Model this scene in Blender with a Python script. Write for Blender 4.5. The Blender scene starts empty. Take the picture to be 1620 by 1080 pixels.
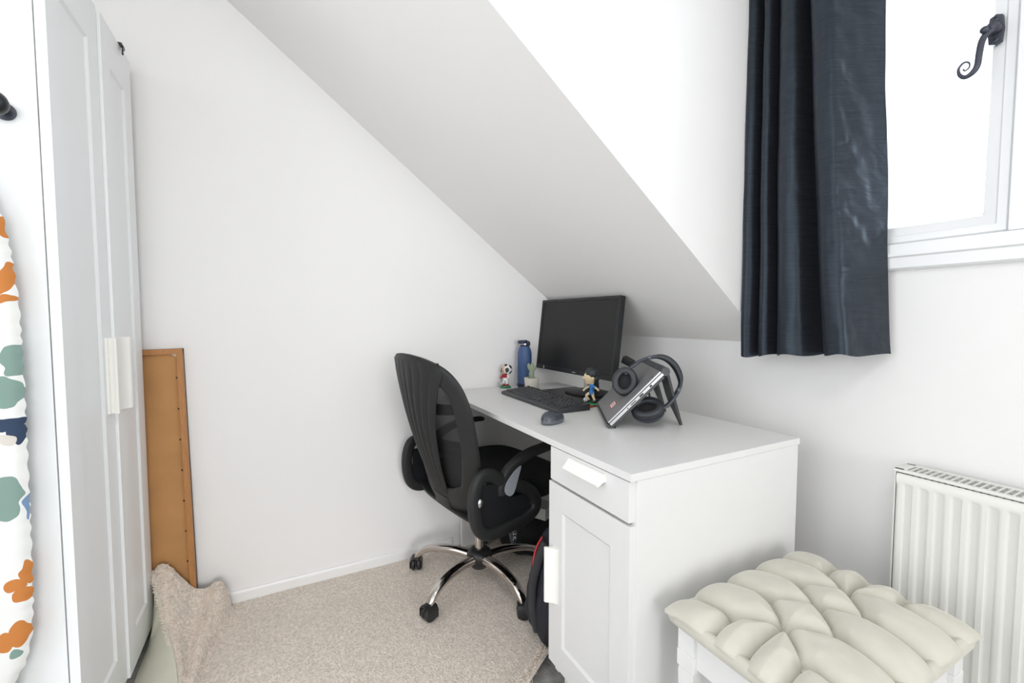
import bpy, bmesh, math, random
from mathutils import Vector, Matrix, noise
random.seed(7)
PI = math.pi
sc = bpy.context.scene
COL = sc.collection

# ------------------------------------------------------------------ camera
cd = bpy.data.cameras.new('camera'); cam = bpy.data.objects.new('camera', cd); COL.objects.link(cam)
cd.sensor_width = 36.0; cd.lens = 698.0 / 1620.0 * 36.0; cd.clip_start = 0.02; cd.clip_end = 60
yaw, pitch = math.radians(27.85), math.radians(3.0)
fwd = Vector((-math.cos(yaw) * math.cos(pitch), math.sin(yaw) * math.cos(pitch), -math.sin(pitch)))
cam.rotation_mode = 'QUATERNION'
cam.rotation_quaternion = fwd.to_track_quat('-Z', 'Y')
cam.location = (1.90, -1.27, 1.069)
sc.camera = cam

# ------------------------------------------------------------------ sky, dormer daylight, added fill lights, exposure
w = bpy.data.worlds.new('overcast_sky'); sc.world = w; w.use_nodes = True
bg = w.node_tree.nodes['Background']; bg.inputs[0].default_value = (0.90, 0.95, 1.0, 1); bg.inputs[1].default_value = 1.6
def area(name, loc, target, sx, sy, power, col):
    l = bpy.data.lights.new(name, 'AREA'); l.shape = 'RECTANGLE'; l.size = sx; l.size_y = sy; l.energy = power; l.color = col
    o = bpy.data.objects.new(name, l); COL.objects.link(o); o.location = loc
    o.rotation_mode = 'QUATERNION'; o.rotation_quaternion = (Vector(target) - Vector(loc)).to_track_quat('-Z', 'Y')
    return o
area('daylight_outside_dormer_window', (1.75, 0.62, 1.85), (1.75, -1.4, 1.35), 1.3, 1.1, 29, (0.74, 0.88, 1.0))
area('added_fill_end_wall', (7.3, -1.15, 1.35), (1.2, -1.1, 1.1), 2.1, 1.9, 104, (1.0, 0.99, 0.98))  # added fill beyond the end wall, brightens the far wall
area('added_fill_left_wall', (1.75, -3.6, 1.25), (1.2, 0.0, 1.0), 2.9, 2.2, 27, (1.0, 0.985, 0.97))  # added fill from the unseen left side, lifts the sloping ceiling
area('added_fill_overhead', (2.35, -1.35, 2.262), (2.35, -1.35, 0.0), 0.42, 0.42, 9, (1.0, 0.97, 0.94))  # added overhead fill, mostly for the carpet
sc.view_settings.view_transform = 'Standard'; sc.view_settings.look = 'None'
sc.view_settings.exposure = 0.0; sc.view_settings.gamma = 1.0; sc.view_settings.use_curve_mapping = False
sc.cycles.max_bounces = 10; sc.cycles.diffuse_bounces = 7; sc.cycles.use_denoising = True

# ------------------------------------------------------------------ materials
def mat(name, col, rough=0.5, metal=0.0, bump=0.0, bscale=200.0, var=0.0, vscale=30.0, sheen=0.0, coat=0.0, alpha=None, spec=0.5, stretch=None):
    m = bpy.data.materials.new(name); m.use_nodes = True; nt = m.node_tree; b = nt.nodes['Principled BSDF']
    b.inputs['Base Color'].default_value = (*col, 1); b.inputs['Roughness'].default_value = rough; b.inputs['Metallic'].default_value = metal
    b.inputs['Specular IOR Level'].default_value = spec
    if sheen: b.inputs['Sheen Weight'].default_value = sheen
    if coat: b.inputs['Coat Weight'].default_value = coat
    tc = nt.nodes.new('ShaderNodeTexCoord'); mp = nt.nodes.new('ShaderNodeMapping'); nt.links.new(tc.outputs['Object'], mp.inputs['Vector'])
    if stretch: mp.inputs['Scale'].default_value = stretch
    n = nt.nodes.new('ShaderNodeTexNoise'); n.inputs['Scale'].default_value = vscale; n.inputs['Detail'].default_value = 4; nt.links.new(mp.outputs[0], n.inputs['Vector'])
    r = nt.nodes.new('ShaderNodeMapRange'); r.inputs['From Min'].default_value = 0.3; r.inputs['From Max'].default_value = 0.7
    r.inputs['To Min'].default_value = 1 - max(var, 0.004); r.inputs['To Max'].default_value = 1 + max(var, 0.004); nt.links.new(n.outputs['Fac'], r.inputs[0])
    vm = nt.nodes.new('ShaderNodeVectorMath'); vm.operation = 'SCALE'; vm.inputs[0].default_value = col; nt.links.new(r.outputs[0], vm.inputs['Scale'])
    nt.links.new(vm.outputs[0], b.inputs['Base Color'])
    if bump:
        n2 = nt.nodes.new('ShaderNodeTexNoise'); n2.inputs['Scale'].default_value = bscale; n2.inputs['Detail'].default_value = 3; nt.links.new(mp.outputs[0], n2.inputs['Vector'])
        bp = nt.nodes.new('ShaderNodeBump'); bp.inputs['Strength'].default_value = bump; bp.inputs['Distance'].default_value = 0.003
        nt.links.new(n2.outputs['Fac'], bp.inputs['Height']); nt.links.new(bp.outputs[0], b.inputs['Normal'])
    return m
M = {}
M['wall'] = mat('matt_white_emulsion', (0.845, 0.84, 0.838), 0.85, bump=0.06, bscale=90, var=0.006, vscale=3)
M['wall2'] = mat('matt_white_emulsion_window_side', (0.84, 0.835, 0.828), 0.85, bump=0.08, bscale=60, var=0.008, vscale=4)
M['ceil'] = mat('matt_white_ceiling_paint', (0.845, 0.83, 0.815), 0.9, bump=0.05, bscale=80, var=0.006, vscale=3)
M['gloss'] = mat('white_gloss_woodwork', (0.84, 0.84, 0.84), 0.3)
M['upvc'] = mat('white_upvc', (0.85, 0.86, 0.87), 0.25)
M['furn'] = mat('white_foil_furniture', (0.72, 0.718, 0.712), 0.35, var=0.004)
M['ward'] = mat('white_painted_wardrobe', (0.83, 0.845, 0.85), 0.4)
M['handle'] = mat('warm_white_plastic', (0.86, 0.85, 0.81), 0.35)
M['plastic'] = mat('black_moulded_plastic', (0.018, 0.0185, 0.019), 0.5, spec=0.35, bump=0.15, bscale=900)
M['plastic_gloss'] = mat('black_satin_plastic', (0.016, 0.017, 0.019), 0.34, spec=0.35)
M['rubber'] = mat('black_castor_plastic', (0.018, 0.018, 0.019), 0.38)
M['seatfab'] = mat('black_seat_fabric', (0.010, 0.010, 0.011), 0.95, bump=0.3, bscale=700)
M['chrome'] = mat('chrome_plate', (0.62, 0.575, 0.54), 0.10, 1.0, var=0.05, vscale=40)
M['steel'] = mat('brushed_steel', (0.70, 0.70, 0.71), 0.25, 1.0)
M['greyp'] = mat('grey_insert_plastic', (0.30, 0.32, 0.35), 0.4)
M['screen'] = mat('dark_matt_screen', (0.012, 0.012, 0.012), 0.35, spec=0.3)
M['logo'] = mat('pale_grey_print', (0.6, 0.6, 0.62), 0.4)
M['key'] = mat('black_key_plastic', (0.030, 0.031, 0.034), 0.42)
M['keyb'] = mat('black_keyboard_body', (0.035, 0.036, 0.040), 0.4)
M['legend'] = mat('white_key_legend', (0.35, 0.36, 0.38), 0.5)
M['mouse'] = mat('dark_slate_plastic', (0.045, 0.052, 0.065), 0.3)
M['mouse2'] = mat('slate_grey_plastic', (0.10, 0.115, 0.135), 0.35)
M['bottle'] = mat('blue_powder_coat', (0.055, 0.105, 0.24), 0.5, bump=0.1, bscale=600)
M['navyrub'] = mat('navy_rubber', (0.020, 0.028, 0.065), 0.55)
M['pot'] = mat('cream_ceramic', (0.74, 0.71, 0.62), 0.45)
M['soil'] = mat('dark_soil', (0.05, 0.035, 0.025), 0.95, bump=0.8, bscale=300)
M['cactus'] = mat('grey_green_cactus', (0.30, 0.36, 0.25), 0.7, bump=0.6, bscale=500, var=0.18, vscale=200)
M['laptop'] = mat('dark_grey_anodised_lid', (0.20, 0.20, 0.205), 0.45, 0.15)
M['silver'] = mat('silver_aluminium_edge', (0.62, 0.63, 0.65), 0.3, 0.85)
M['stand'] = mat('dark_grey_stand_plastic', (0.050, 0.054, 0.056), 0.42)
M['white'] = mat('white_print', (0.82, 0.82, 0.82), 0.5)
M['red'] = mat('red_print', (0.55, 0.06, 0.05), 0.5)
M['hpleather'] = mat('black_leatherette', (0.022, 0.025, 0.030), 0.42, bump=0.15, bscale=300)
M['hpgrille'] = mat('dark_speaker_cloth', (0.020, 0.018, 0.020), 0.95)
M['hpband'] = mat('dark_blue_grey_plastic', (0.032, 0.038, 0.050), 0.4)
M['curtain'] = None
M['iron'] = mat('blackened_iron', (0.06, 0.065, 0.085), 0.42, 0.35, bump=0.2, bscale=200)
M['rad'] = mat('cream_white_enamel', (0.74, 0.74, 0.70), 0.35)
M['raddark'] = mat('radiator_inner_steel', (0.16, 0.14, 0.13), 0.8)
M['velvet'] = None
M['stoolw'] = mat('white_painted_wood', (0.76, 0.76, 0.75), 0.5, bump=0.1, bscale=60, var=0.02, vscale=25)
M['hard'] = mat('brown_hardboard', (0.46, 0.235, 0.085), 0.75, bump=0.15, bscale=350, var=0.10, vscale=9)
M['pine'] = mat('orange_stained_wood', (0.42, 0.185, 0.055), 0.5, var=0.12, vscale=25, stretch=(8, 8, 1))
M['nail'] = mat('dark_metal_tab', (0.03, 0.025, 0.02), 0.4, 0.6)
M['card'] = mat('pale_card', (0.72, 0.70, 0.66), 0.8)
M['backing'] = mat('cream_carpet_backing', (0.66, 0.655, 0.55), 0.9, bump=0.3, bscale=500, var=0.03, vscale=12)
M['underlay'] = mat('grey_underlay', (0.30, 0.295, 0.28), 0.95, bump=0.6, bscale=120, var=0.25, vscale=35)
M['bag'] = mat('dark_navy_nylon', (0.012, 0.013, 0.020), 0.7, bump=0.5, bscale=50)
M['baggrey'] = mat('charcoal_nylon', (0.035, 0.035, 0.040), 0.75, bump=0.4, bscale=400)
M['piping'] = mat('red_piping', (0.50, 0.02, 0.03), 0.5)
M['green'] = mat('green_paint', (0.03, 0.22, 0.09), 0.4)
M['dkgreen'] = mat('deep_green_print', (0.02, 0.16, 0.08), 0.6)
M['shirt_r'] = mat('red_painted_kit', (0.40, 0.02, 0.03), 0.4)
M['shirt_b'] = mat('blue_painted_kit', (0.02, 0.16, 0.42), 0.4)
M['skin'] = mat('painted_skin', (0.62, 0.40, 0.26), 0.45)
M['skin2'] = mat('painted_light_skin', (0.72, 0.58, 0.36), 0.45)
M['hair'] = mat('black_painted_hair', (0.022, 0.028, 0.030), 0.4, bump=0.5, bscale=300)
M['ballw'] = mat('white_painted_ball', (0.80, 0.80, 0.80), 0.35)
M['ballb'] = mat('black_painted_patch', (0.02, 0.02, 0.02), 0.35)
M['orange'] = mat('burnt_orange_paint', (0.48, 0.07, 0.02), 0.5)

def nodes_of(m): return m.node_tree, m.node_tree.nodes['Principled BSDF']

def carpet_mat():
    m = mat('beige_twist_pile_carpet', (0.80, 0.71, 0.62), 1.0, bump=1.0, bscale=220, var=0.22, vscale=135, sheen=0.25)
    nt, b = nodes_of(m)
    for n in nt.nodes:
        if n.bl_idname == 'ShaderNodeBump': n.inputs['Distance'].default_value = 0.010; n.inputs['Strength'].default_value = 0.75
    return m
M['carpet'] = carpet_mat()
M['tuft'] = mat('beige_carpet_yarn', (0.78, 0.70, 0.62), 1.0, var=0.15, vscale=90, sheen=0.25)

def curtain_mat():
    m = bpy.data.materials.new('dark_blue_grey_faux_silk'); m.use_nodes = True; nt = m.node_tree; b = nt.nodes['Principled BSDF']
    tc = nt.nodes.new('ShaderNodeTexCoord'); mp = nt.nodes.new('ShaderNodeMapping'); mp.inputs['Scale'].default_value = (14, 14, 420)
    nt.links.new(tc.outputs['Object'], mp.inputs['Vector'])
    n = nt.nodes.new('ShaderNodeTexNoise'); n.inputs['Scale'].default_value = 1.0; n.inputs['Detail'].default_value = 3; nt.links.new(mp.outputs[0], n.inputs['Vector'])
    cr = nt.nodes.new('ShaderNodeValToRGB'); cr.color_ramp.elements[0].position = 0.3; cr.color_ramp.elements[0].color = (0.010, 0.0105, 0.0125, 1)
    cr.color_ramp.elements[1].position = 0.75; cr.color_ramp.elements[1].color = (0.022, 0.023, 0.028, 1)
    nt.links.new(n.outputs['Fac'], cr.inputs[0]); nt.links.new(cr.outputs[0], b.inputs['Base Color'])
    b.inputs['Roughness'].default_value = 0.38; b.inputs['Specular IOR Level'].default_value = 0.44
    b.inputs['Specular Tint'].default_value = (0.60, 0.79, 1.0, 1)  # blue cast of the window light put into the reflection and sheen tints
    b.inputs['Sheen Weight'].default_value = 0.04; b.inputs['Sheen Tint'].default_value = (0.5, 0.7, 1.0, 1)
    bp = nt.nodes.new('ShaderNodeBump'); bp.inputs['Strength'].default_value = 0.18; bp.inputs['Distance'].default_value = 0.001
    nt.links.new(n.outputs['Fac'], bp.inputs['Height'])
    mp2 = nt.nodes.new('ShaderNodeMapping'); mp2.inputs['Scale'].default_value = (9, 9, 16); nt.links.new(tc.outputs['Object'], mp2.inputs['Vector'])
    n2 = nt.nodes.new('ShaderNodeTexNoise'); n2.inputs['Scale'].default_value = 1.0; n2.inputs['Detail'].default_value = 2; n2.inputs['Distortion'].default_value = 1.2
    nt.links.new(mp2.outputs[0], n2.inputs['Vector'])
    bp2 = nt.nodes.new('ShaderNodeBump'); bp2.inputs['Strength'].default_value = 0.18; bp2.inputs['Distance'].default_value = 0.02
    nt.links.new(n2.outputs['Fac'], bp2.inputs['Height']); nt.links.new(bp.outputs[0], bp2.inputs['Normal']); nt.links.new(bp2.outputs[0], b.inputs['Normal'])
    return m
M['curtain'] = curtain_mat()

def velvet_mat():
    m = mat('pale_sage_velvet', (0.555, 0.54, 0.47), 0.9, bump=0.1, bscale=500, var=0.05, vscale=14, sheen=0.6)
    nt, b = nodes_of(m); b.inputs['Sheen Roughness'].default_value = 0.35; b.inputs['Sheen Tint'].default_value = (0.95, 0.94, 0.88, 1)
    return m
M['velvet'] = velvet_mat()

def mesh_mat():
    m = bpy.data.materials.new('black_open_mesh_fabric'); m.use_nodes = True; nt = m.node_tree; b = nt.nodes['Principled BSDF']
    b.inputs['Base Color'].default_value = (0.02, 0.02, 0.021, 1); b.inputs['Roughness'].default_value = 0.7
    tc = nt.nodes.new('ShaderNodeTexCoord'); sep = nt.nodes.new('ShaderNodeSeparateXYZ'); nt.links.new(tc.outputs['Object'], sep.inputs[0])
    outs = []
    for k, ax in ((1.0, 'X'), (1.0, 'Z')):
        mu = nt.nodes.new('ShaderNodeMath'); mu.operation = 'MULTIPLY'; mu.inputs[1].default_value = 2 * PI / 0.0042
        nt.links.new(sep.outputs[ax], mu.inputs[0]); s = nt.nodes.new('ShaderNodeMath'); s.operation = 'SINE'; nt.links.new(mu.outputs[0], s.inputs[0]); outs.append(s)
    mm = nt.nodes.new('ShaderNodeMath'); mm.operation = 'MULTIPLY'; nt.links.new(outs[0].outputs[0], mm.inputs[0]); nt.links.new(outs[1].outputs[0], mm.inputs[1])
    g = nt.nodes.new('ShaderNodeMath'); g.operation = 'LESS_THAN'; g.inputs[1].default_value = 0.12; nt.links.new(mm.outputs[0], g.inputs[0])
    nt.links.new(g.outputs[0], b.inputs['Alpha'])
    return m
M['mesh'] = mesh_mat()

def glass_mat():
    m = bpy.data.materials.new('clear_window_glass'); m.use_nodes = True; nt = m.node_tree
    for n in list(nt.nodes): nt.nodes.remove(n)
    o = nt.nodes.new('ShaderNodeOutputMaterial'); t = nt.nodes.new('ShaderNodeBsdfTransparent'); gl = nt.nodes.new('ShaderNodeBsdfGlossy'); gl.inputs['Roughness'].default_value = 0.02
    mx = nt.nodes.new('ShaderNodeMixShader'); fr = nt.nodes.new('ShaderNodeFresnel'); fr.inputs[0].default_value = 1.3
    nt.links.new(fr.outputs[0], mx.inputs[0]); nt.links.new(t.outputs[0], mx.inputs[1]); nt.links.new(gl.outputs[0], mx.inputs[2]); nt.links.new(mx.outputs[0], o.inputs[0])
    return m
M['glass'] = glass_mat()

# ------------------------------------------------------------------ mesh helpers
class MB:
    def __init__(s): s.bm = bmesh.new(); s.mats = []
    def mi(s, m):
        if m is None: return 0
        if m not in s.mats: s.mats.append(m)
        return s.mats.index(m)
    def add(s, vs, fs, m=None):
        i = s.mi(m); bv = [s.bm.verts.new(v) for v in vs]
        for f in fs:
            try: fc = s.bm.faces.new([bv[k] for k in f]); fc.material_index = i
            except ValueError: pass
        return bv
    def box(s, x0, x1, y0, y1, z0, z1, bev=0.0, seg=2, T=None, m=None):
        b = bmesh.new(); bmesh.ops.create_cube(b, size=1)
        for v in b.verts: v.co = Vector((x0 + (v.co.x + .5) * (x1 - x0), y0 + (v.co.y + .5) * (y1 - y0), z0 + (v.co.z + .5) * (z1 - z0)))
        if bev: bmesh.ops.bevel(b, geom=b.edges[:], offset=bev, segments=seg, profile=0.5, affect='EDGES')
        s.merge(b, T, m); return s
    def merge(s, b, T=None, m=None):
        b.verts.index_update()
        s.add([(T @ v.co) if T else v.co.copy() for v in b.verts], [[v.index for v in f.verts] for f in b.faces], m); b.free()
    def prism(s, pts, fn, d0, d1, m=None, T=None):
        """closed 2D outline pts, fn(a,b,d) -> 3D point, extruded from d0 to d1"""
        n = len(pts); vs = [Vector(fn(a, b, d0)) for a, b in pts] + [Vector(fn(a, b, d1)) for a, b in pts]
        if T: vs = [T @ v for v in vs]
        fs = [[i, (i + 1) % n, n + (i + 1) % n, n + i] for i in range(n)] + [list(range(n))[::-1], list(range(n, 2 * n))]
        s.add(vs, fs, m); return s
    def lathe(s, prof, seg=32, T=None, m=None, sx=1, sy=1, center=(0, 0, 0)):
        vs = []; fs = []; n = len(prof)
        for k in range(seg):
            a = 2 * PI * k / seg
            for r, z in prof: vs.append(Vector((center[0] + r * math.cos(a) * sx, center[1] + r * math.sin(a) * sy, center[2] + z)))
        for k in range(seg):
            k2 = (k + 1) % seg
            for i in range(n - 1): fs.append([k * n + i, k2 * n + i, k2 * n + i + 1, k * n + i + 1])
        fs.append([k * n for k in range(seg)][::-1]); fs.append([k * n + n - 1 for k in range(seg)])
        if T: vs = [T @ v for v in vs]
        s.add(vs, fs, m); return s
    def sphere(s, c, r, seg=20, rings=14, T=None, m=None, fn=None):
        vs = []; fs = []; rx, ry, rz = (r, r, r) if not hasattr(r, '__len__') else r
        for i in range(rings + 1):
            th = PI * i / rings
            for k in range(seg):
                a = 2 * PI * k / seg; d = Vector((math.sin(th) * math.cos(a), math.sin(th) * math.sin(a), math.cos(th)))
                if fn: d = fn(d)
                vs.append(Vector((c[0] + rx * d.x, c[1] + ry * d.y, c[2] + rz * d.z)))
        for i in range(rings):
            for k in range(seg):
                k2 = (k + 1) % seg; fs.append([i * seg + k, (i + 1) * seg + k, (i + 1) * seg + k2, i * seg + k2])
        if T: vs = [T @ v for v in vs]
        s.add(vs, fs, m)
        return s
    def sweep(s, path, sec, closed=False, up=(0, 0, 1), m=None, T=None, caps=True):
        """sec(i,t) -> list of (a,b): a along side, b along 'up' frame"""
        P = [Vector(p) for p in path]; n = len(P); up = Vector(up); vs = []; fs = []; k = None
        for i in range(n):
            if closed: t = (P[(i + 1) % n] - P[i - 1])
            else: t = P[min(i + 1, n - 1)] - P[max(i - 1, 0)]
            t.normalize(); sd = t.cross(up)
            if sd.length < 1e-4: sd = t.cross(Vector((0.3, 1, 0.2)))
            sd.normalize(); u2 = sd.cross(t).normalized()
            S = sec(i, i / max(n - 1, 1)); k = len(S)
            for a, b in S: vs.append(P[i] + sd * a + u2 * b)
        rng = n if closed else n - 1
        for i in range(rng):
            j = (i + 1) % n
            for q in range(k): fs.append([i * k + q, i * k + (q + 1) % k, j * k + (q + 1) % k, j * k + q])
        if not closed and caps: fs.append(list(range(k))[::-1]); fs.append([(n - 1) * k + q for q in range(k)])
        if T: vs = [T @ v for v in vs]
        s.add(vs, fs, m); return s
    def grid(s, nu, nv, fn, thick=None, m=None, T=None, m2=None):
        """fn(u,v)->(point) surface; thick: offset along normal (closed slab)"""
        P = [[Vector(fn(i / nu, j / nv)) for j in range(nv + 1)] for i in range(nu + 1)]
        W = nv + 1
        vs = [P[i][j] for i in range(nu + 1) for j in range(nv + 1)]
        fs = [[i * W + j, (i + 1) * W + j, (i + 1) * W + j + 1, i * W + j + 1] for i in range(nu) for j in range(nv)]
        if thick is None:
            if T: vs = [T @ v for v in vs]
            s.add(vs, fs, m); return s
        N = len(vs); back = []
        for i in range(nu + 1):
            for j in range(nv + 1):
                a = P[min(i + 1, nu)][j] - P[max(i - 1, 0)][j]; b = P[i][min(j + 1, nv)] - P[i][max(j - 1, 0)]
                nn = a.cross(b); nn = nn.normalized() if nn.length > 1e-12 else Vector((0, 0, 1)); back.append(P[i][j] - nn * thick)
        vs2 = vs + back
        f2 = [[a + N for a in f][::-1] for f in fs]
        rim = []
        loop = [i * W for i in range(nu + 1)] + [nu * W + j for j in range(1, nv + 1)] + [i * W + nv for i in range(nu - 1, -1, -1)] + [j for j in range(nv - 1, 0, -1)]
        for q in range(len(loop)):
            a, b = loop[q], loop[(q + 1) % len(loop)]; rim.append([b, a, a + N, b + N])
        if T: vs2 = [T @ v for v in vs2]
        i0 = s.mi(m); i1 = s.mi(m2) if m2 else i0
        bv = [s.bm.verts.new(v) for v in vs2]
        for L, mi_ in ((fs, i0), (f2, i1), (rim, i0)):
            for f in L:
                try: fc = s.bm.faces.new([bv[k] for k in f]); fc.material_index = mi_
                except ValueError: pass
        return s
    def build(s, name, m, parent=None, smooth=40, sub=0, fixn=True):
        if fixn: bmesh.ops.recalc_face_normals(s.bm, faces=s.bm.faces[:])
        me = bpy.data.meshes.new(name); s.bm.to_mesh(me); s.bm.free()
        if s.mats:
            for q in s.mats: me.materials.append(q)
        else: me.materials.append(m)
        if smooth:
            for p in me.polygons: p.use_smooth = True
            me.set_sharp_from_angle(angle=math.radians(smooth))
        o = bpy.data.objects.new(name, me); COL.objects.link(o)
        if parent: o.parent = parent
        if smooth and len(me.polygons) < 6000:
            wn = o.modifiers.new('weighted_normals', 'WEIGHTED_NORMAL'); wn.keep_sharp = True; wn.weight = 80
        if sub:
            md = o.modifiers.new('sub', 'SUBSURF'); md.levels = sub; md.render_levels = sub
        return o

def circ(r, n=14, ry=None, ph=0):
    ry = r if ry is None else ry
    return [(r * math.cos(2 * PI * k / n + ph), ry * math.sin(2 * PI * k / n + ph)) for k in range(n)]
def srect(a, b, n=20, p=4.0):
    out = []
    for k in range(n):
        t = 2 * PI * (k + .5) / n; c, s_ = math.cos(t), math.sin(t)
        out.append((a * abs(c) ** (2 / p) * (1 if c > 0 else -1), b * abs(s_) ** (2 / p) * (1 if s_ > 0 else -1)))
    return out
def spline(pts, n=8, closed=False):
    P = [Vector(p) for p in pts]; out = []; L = len(P)
    for i in range(L if closed else L - 1):
        if closed: a, b, c, d = P[i - 1], P[i], P[(i + 1) % L], P[(i + 2) % L]
        else: a, b, c, d = P[max(i - 1, 0)], P[i], P[i + 1], P[min(i + 2, L - 1)]
        for k in range(n):
            t = k / n
            out.append(0.5 * ((2 * b) + (c - a) * t + (2 * a - 5 * b + 4 * c - d) * t * t + (3 * b - a - 3 * c + d) * t ** 3))
    if not closed: out.append(P[-1].copy())
    return out
def interp(tab, x):
    if x <= tab[0][0]: return tab[0][1]
    for (a, fa), (b, fb) in zip(tab, tab[1:]):
        if x <= b:
            t = (x - a) / (b - a); return fa + (fb - fa) * t
    return tab[-1][1]
def sinterp(tab, x):
    if x <= tab[0][0]: return tab[0][1]
    n = len(tab)
    for i in range(n - 1):
        if x <= tab[i + 1][0]:
            t = (x - tab[i][0]) / (tab[i + 1][0] - tab[i][0]); p0, p1, p2, p3 = tab[max(i - 1, 0)][1], tab[i][1], tab[i + 1][1], tab[min(i + 2, n - 1)][1]
            return 0.5 * (2 * p1 + (p2 - p0) * t + (2 * p0 - 5 * p1 + 4 * p2 - p3) * t * t + (3 * p1 - p0 - 3 * p2 + p3) * t ** 3)
    return tab[-1][1]
def empty(name, loc=(0, 0, 0), rz=0, label=None, cat=None, group=None, kind=None):
    o = bpy.data.objects.new(name, None); COL.objects.link(o); o.location = loc; o.rotation_euler = (0, 0, rz); o.empty_display_size = 0.05
    return tag(o, label, cat, group, kind)
def tag(o, label=None, cat=None, group=None, kind=None):
    if label: o['label'] = label
    if cat: o['category'] = cat
    if group: o['group'] = group
    if kind: o['kind'] = kind
    return o

# ================================================================== THE ROOM
YW = 0.17            # window wall
ZK = 0.988; TS = 0.763   # knee wall height, slope of the roof
XD = 0.985           # dormer side (cheek)
XR = 6.6; YB = -2.25; ZC = 2.32
MB().box(-0.1, XR + 0.1, YB - 0.1, YW + 0.1, -0.1, 0.0).build('floor', M['underlay'], smooth=0)['kind'] = 'structure'
MB().box(-0.12, 0.0, YB - 0.1, YW + 0.12, 0.0, ZC + 0.2).build('wall_far', M['wall'], smooth=0)['kind'] = 'structure'
b = MB(); b.box(0.0, 0.72, YB - 0.12, YB, 0, ZC); b.box(3.15, XR, YB - 0.12, YB, 0, ZC); b.box(0.72, 3.15, YB - 0.12, YB, 0, 0.2); b.box(0.72, 3.15, YB - 0.12, YB, 2.15, ZC)
b.build('wall_left', M['wall'], smooth=0)['kind'] = 'structure'  # wide opening added in the unseen stretch to let the left fill in
# window wall with an opening
WX0, WX1, WZ0, WZ1 = 1.12, 2.45, 1.20, 2.16
b = MB()
b.box(0.0, WX0, YW, YW + 0.12, 0, ZC); b.box(WX1, XR, YW, YW + 0.12, 0, ZC)
b.box(WX0, WX1, YW, YW + 0.12, 0, WZ0); b.box(WX0, WX1, YW, YW + 0.12, WZ1, ZC)
b.build('wall_window', M['wall2'], smooth=0)['kind'] = 'structure'
# wall behind the camera, set far back, with an opening added for fill light
b = MB()
b.box(XR, XR + 0.12, YB, -2.15, 0, ZC); b.box(XR, XR + 0.12, -0.05, YW, 0, ZC)
b.box(XR, XR + 0.12, -2.15, -0.05, 0, 0.35); b.box(XR, XR + 0.12, -2.15, -0.05, 2.25, ZC)
b.build('wall_right', M['wall'], smooth=0)['kind'] = 'structure'
# sloping ceiling, dormer cheek, flat ceiling
ytop = YW - (ZC - ZK) / TS
b = MB()
b.prism([(YW + 0.02, ZK - 0.0153), (ytop, ZC), (ytop, ZC + 0.12), (YW + 0.02, ZC + 0.12)], lambda a, c, d: (d, a, c), 0.0, XD)
b.box(0.0, XR, YB, ytop, ZC, ZC + 0.1); b.box(XD, XR, ytop, YW, ZC, ZC + 0.1)
b.build('ceiling', M['ceil'], smooth=0)['kind'] = 'structure'
b = MB()
b.prism([(YW, ZK + 0.0), (ytop, ZC), (YW, ZC)], lambda a, c, d: (d, a, c), XD - 0.004, XD + 0.004)
b.build('wall_dormer', M['wall'], smooth=0)['kind'] = 'structure'
# skirting board on the far wall
b = MB()
b.prism([(0, 0), (0.013, 0), (0.013, 0.036), (0.007, 0.05), (0, 0.052)], lambda a, c, d: (a, d, c), YB, -0.585)
b.build('baseboard_far', M['gloss'], smooth=30)['kind'] = 'structure'
b = MB()
b.prism([(0, 0), (0.013, 0), (0.013, 0.036), (0.007, 0.05), (0, 0.052)], lambda a, c, d: (d, YW - a, c), 0.02, XR)
b.build('baseboard_window', M['gloss'], smooth=30)['kind'] = 'structure'

# unseen disc added behind the camera as a body for the overhead fill
root = empty('added_fill_disc', (2.35, -1.35, 2.32), label='flat round disc added above the overhead fill', cat='ceiling light')
MB().lathe([(0.0001, -0.045), (0.26, -0.045), (0.30, -0.03), (0.30, 0.0), (0.0001, 0.0)], 48).build('fill_disc_body', M['upvc'], root)
# ------------------------------------------------------------------ window
win = empty('window_1', (0, 0, 0), kind='structure')
def frame_ring(b, x0, x1, z0, z1, prof):
    """prof: list of (inset, y) - a mitred moulded ring"""
    vs = []; n = len(prof)
    for ins, y in prof:
        vs += [(x0 + ins, y, z0 + ins), (x1 - ins, y, z0 + ins), (x1 - ins, y, z1 - ins), (x0 + ins, y, z1 - ins)]
    fs = []
    for i in range(n - 1):
        for k in range(4): fs.append([i * 4 + k, i * 4 + (k + 1) % 4, (i + 1) * 4 + (k + 1) % 4, (i + 1) * 4 + k])
    b.add(vs, fs)
def ring_frame(x0, x1, z0, z1, prof, name, m, parent):
    b = MB(); frame_ring(b, x0, x1, z0, z1, prof); return b.build(name, m, parent, smooth=25)
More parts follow.
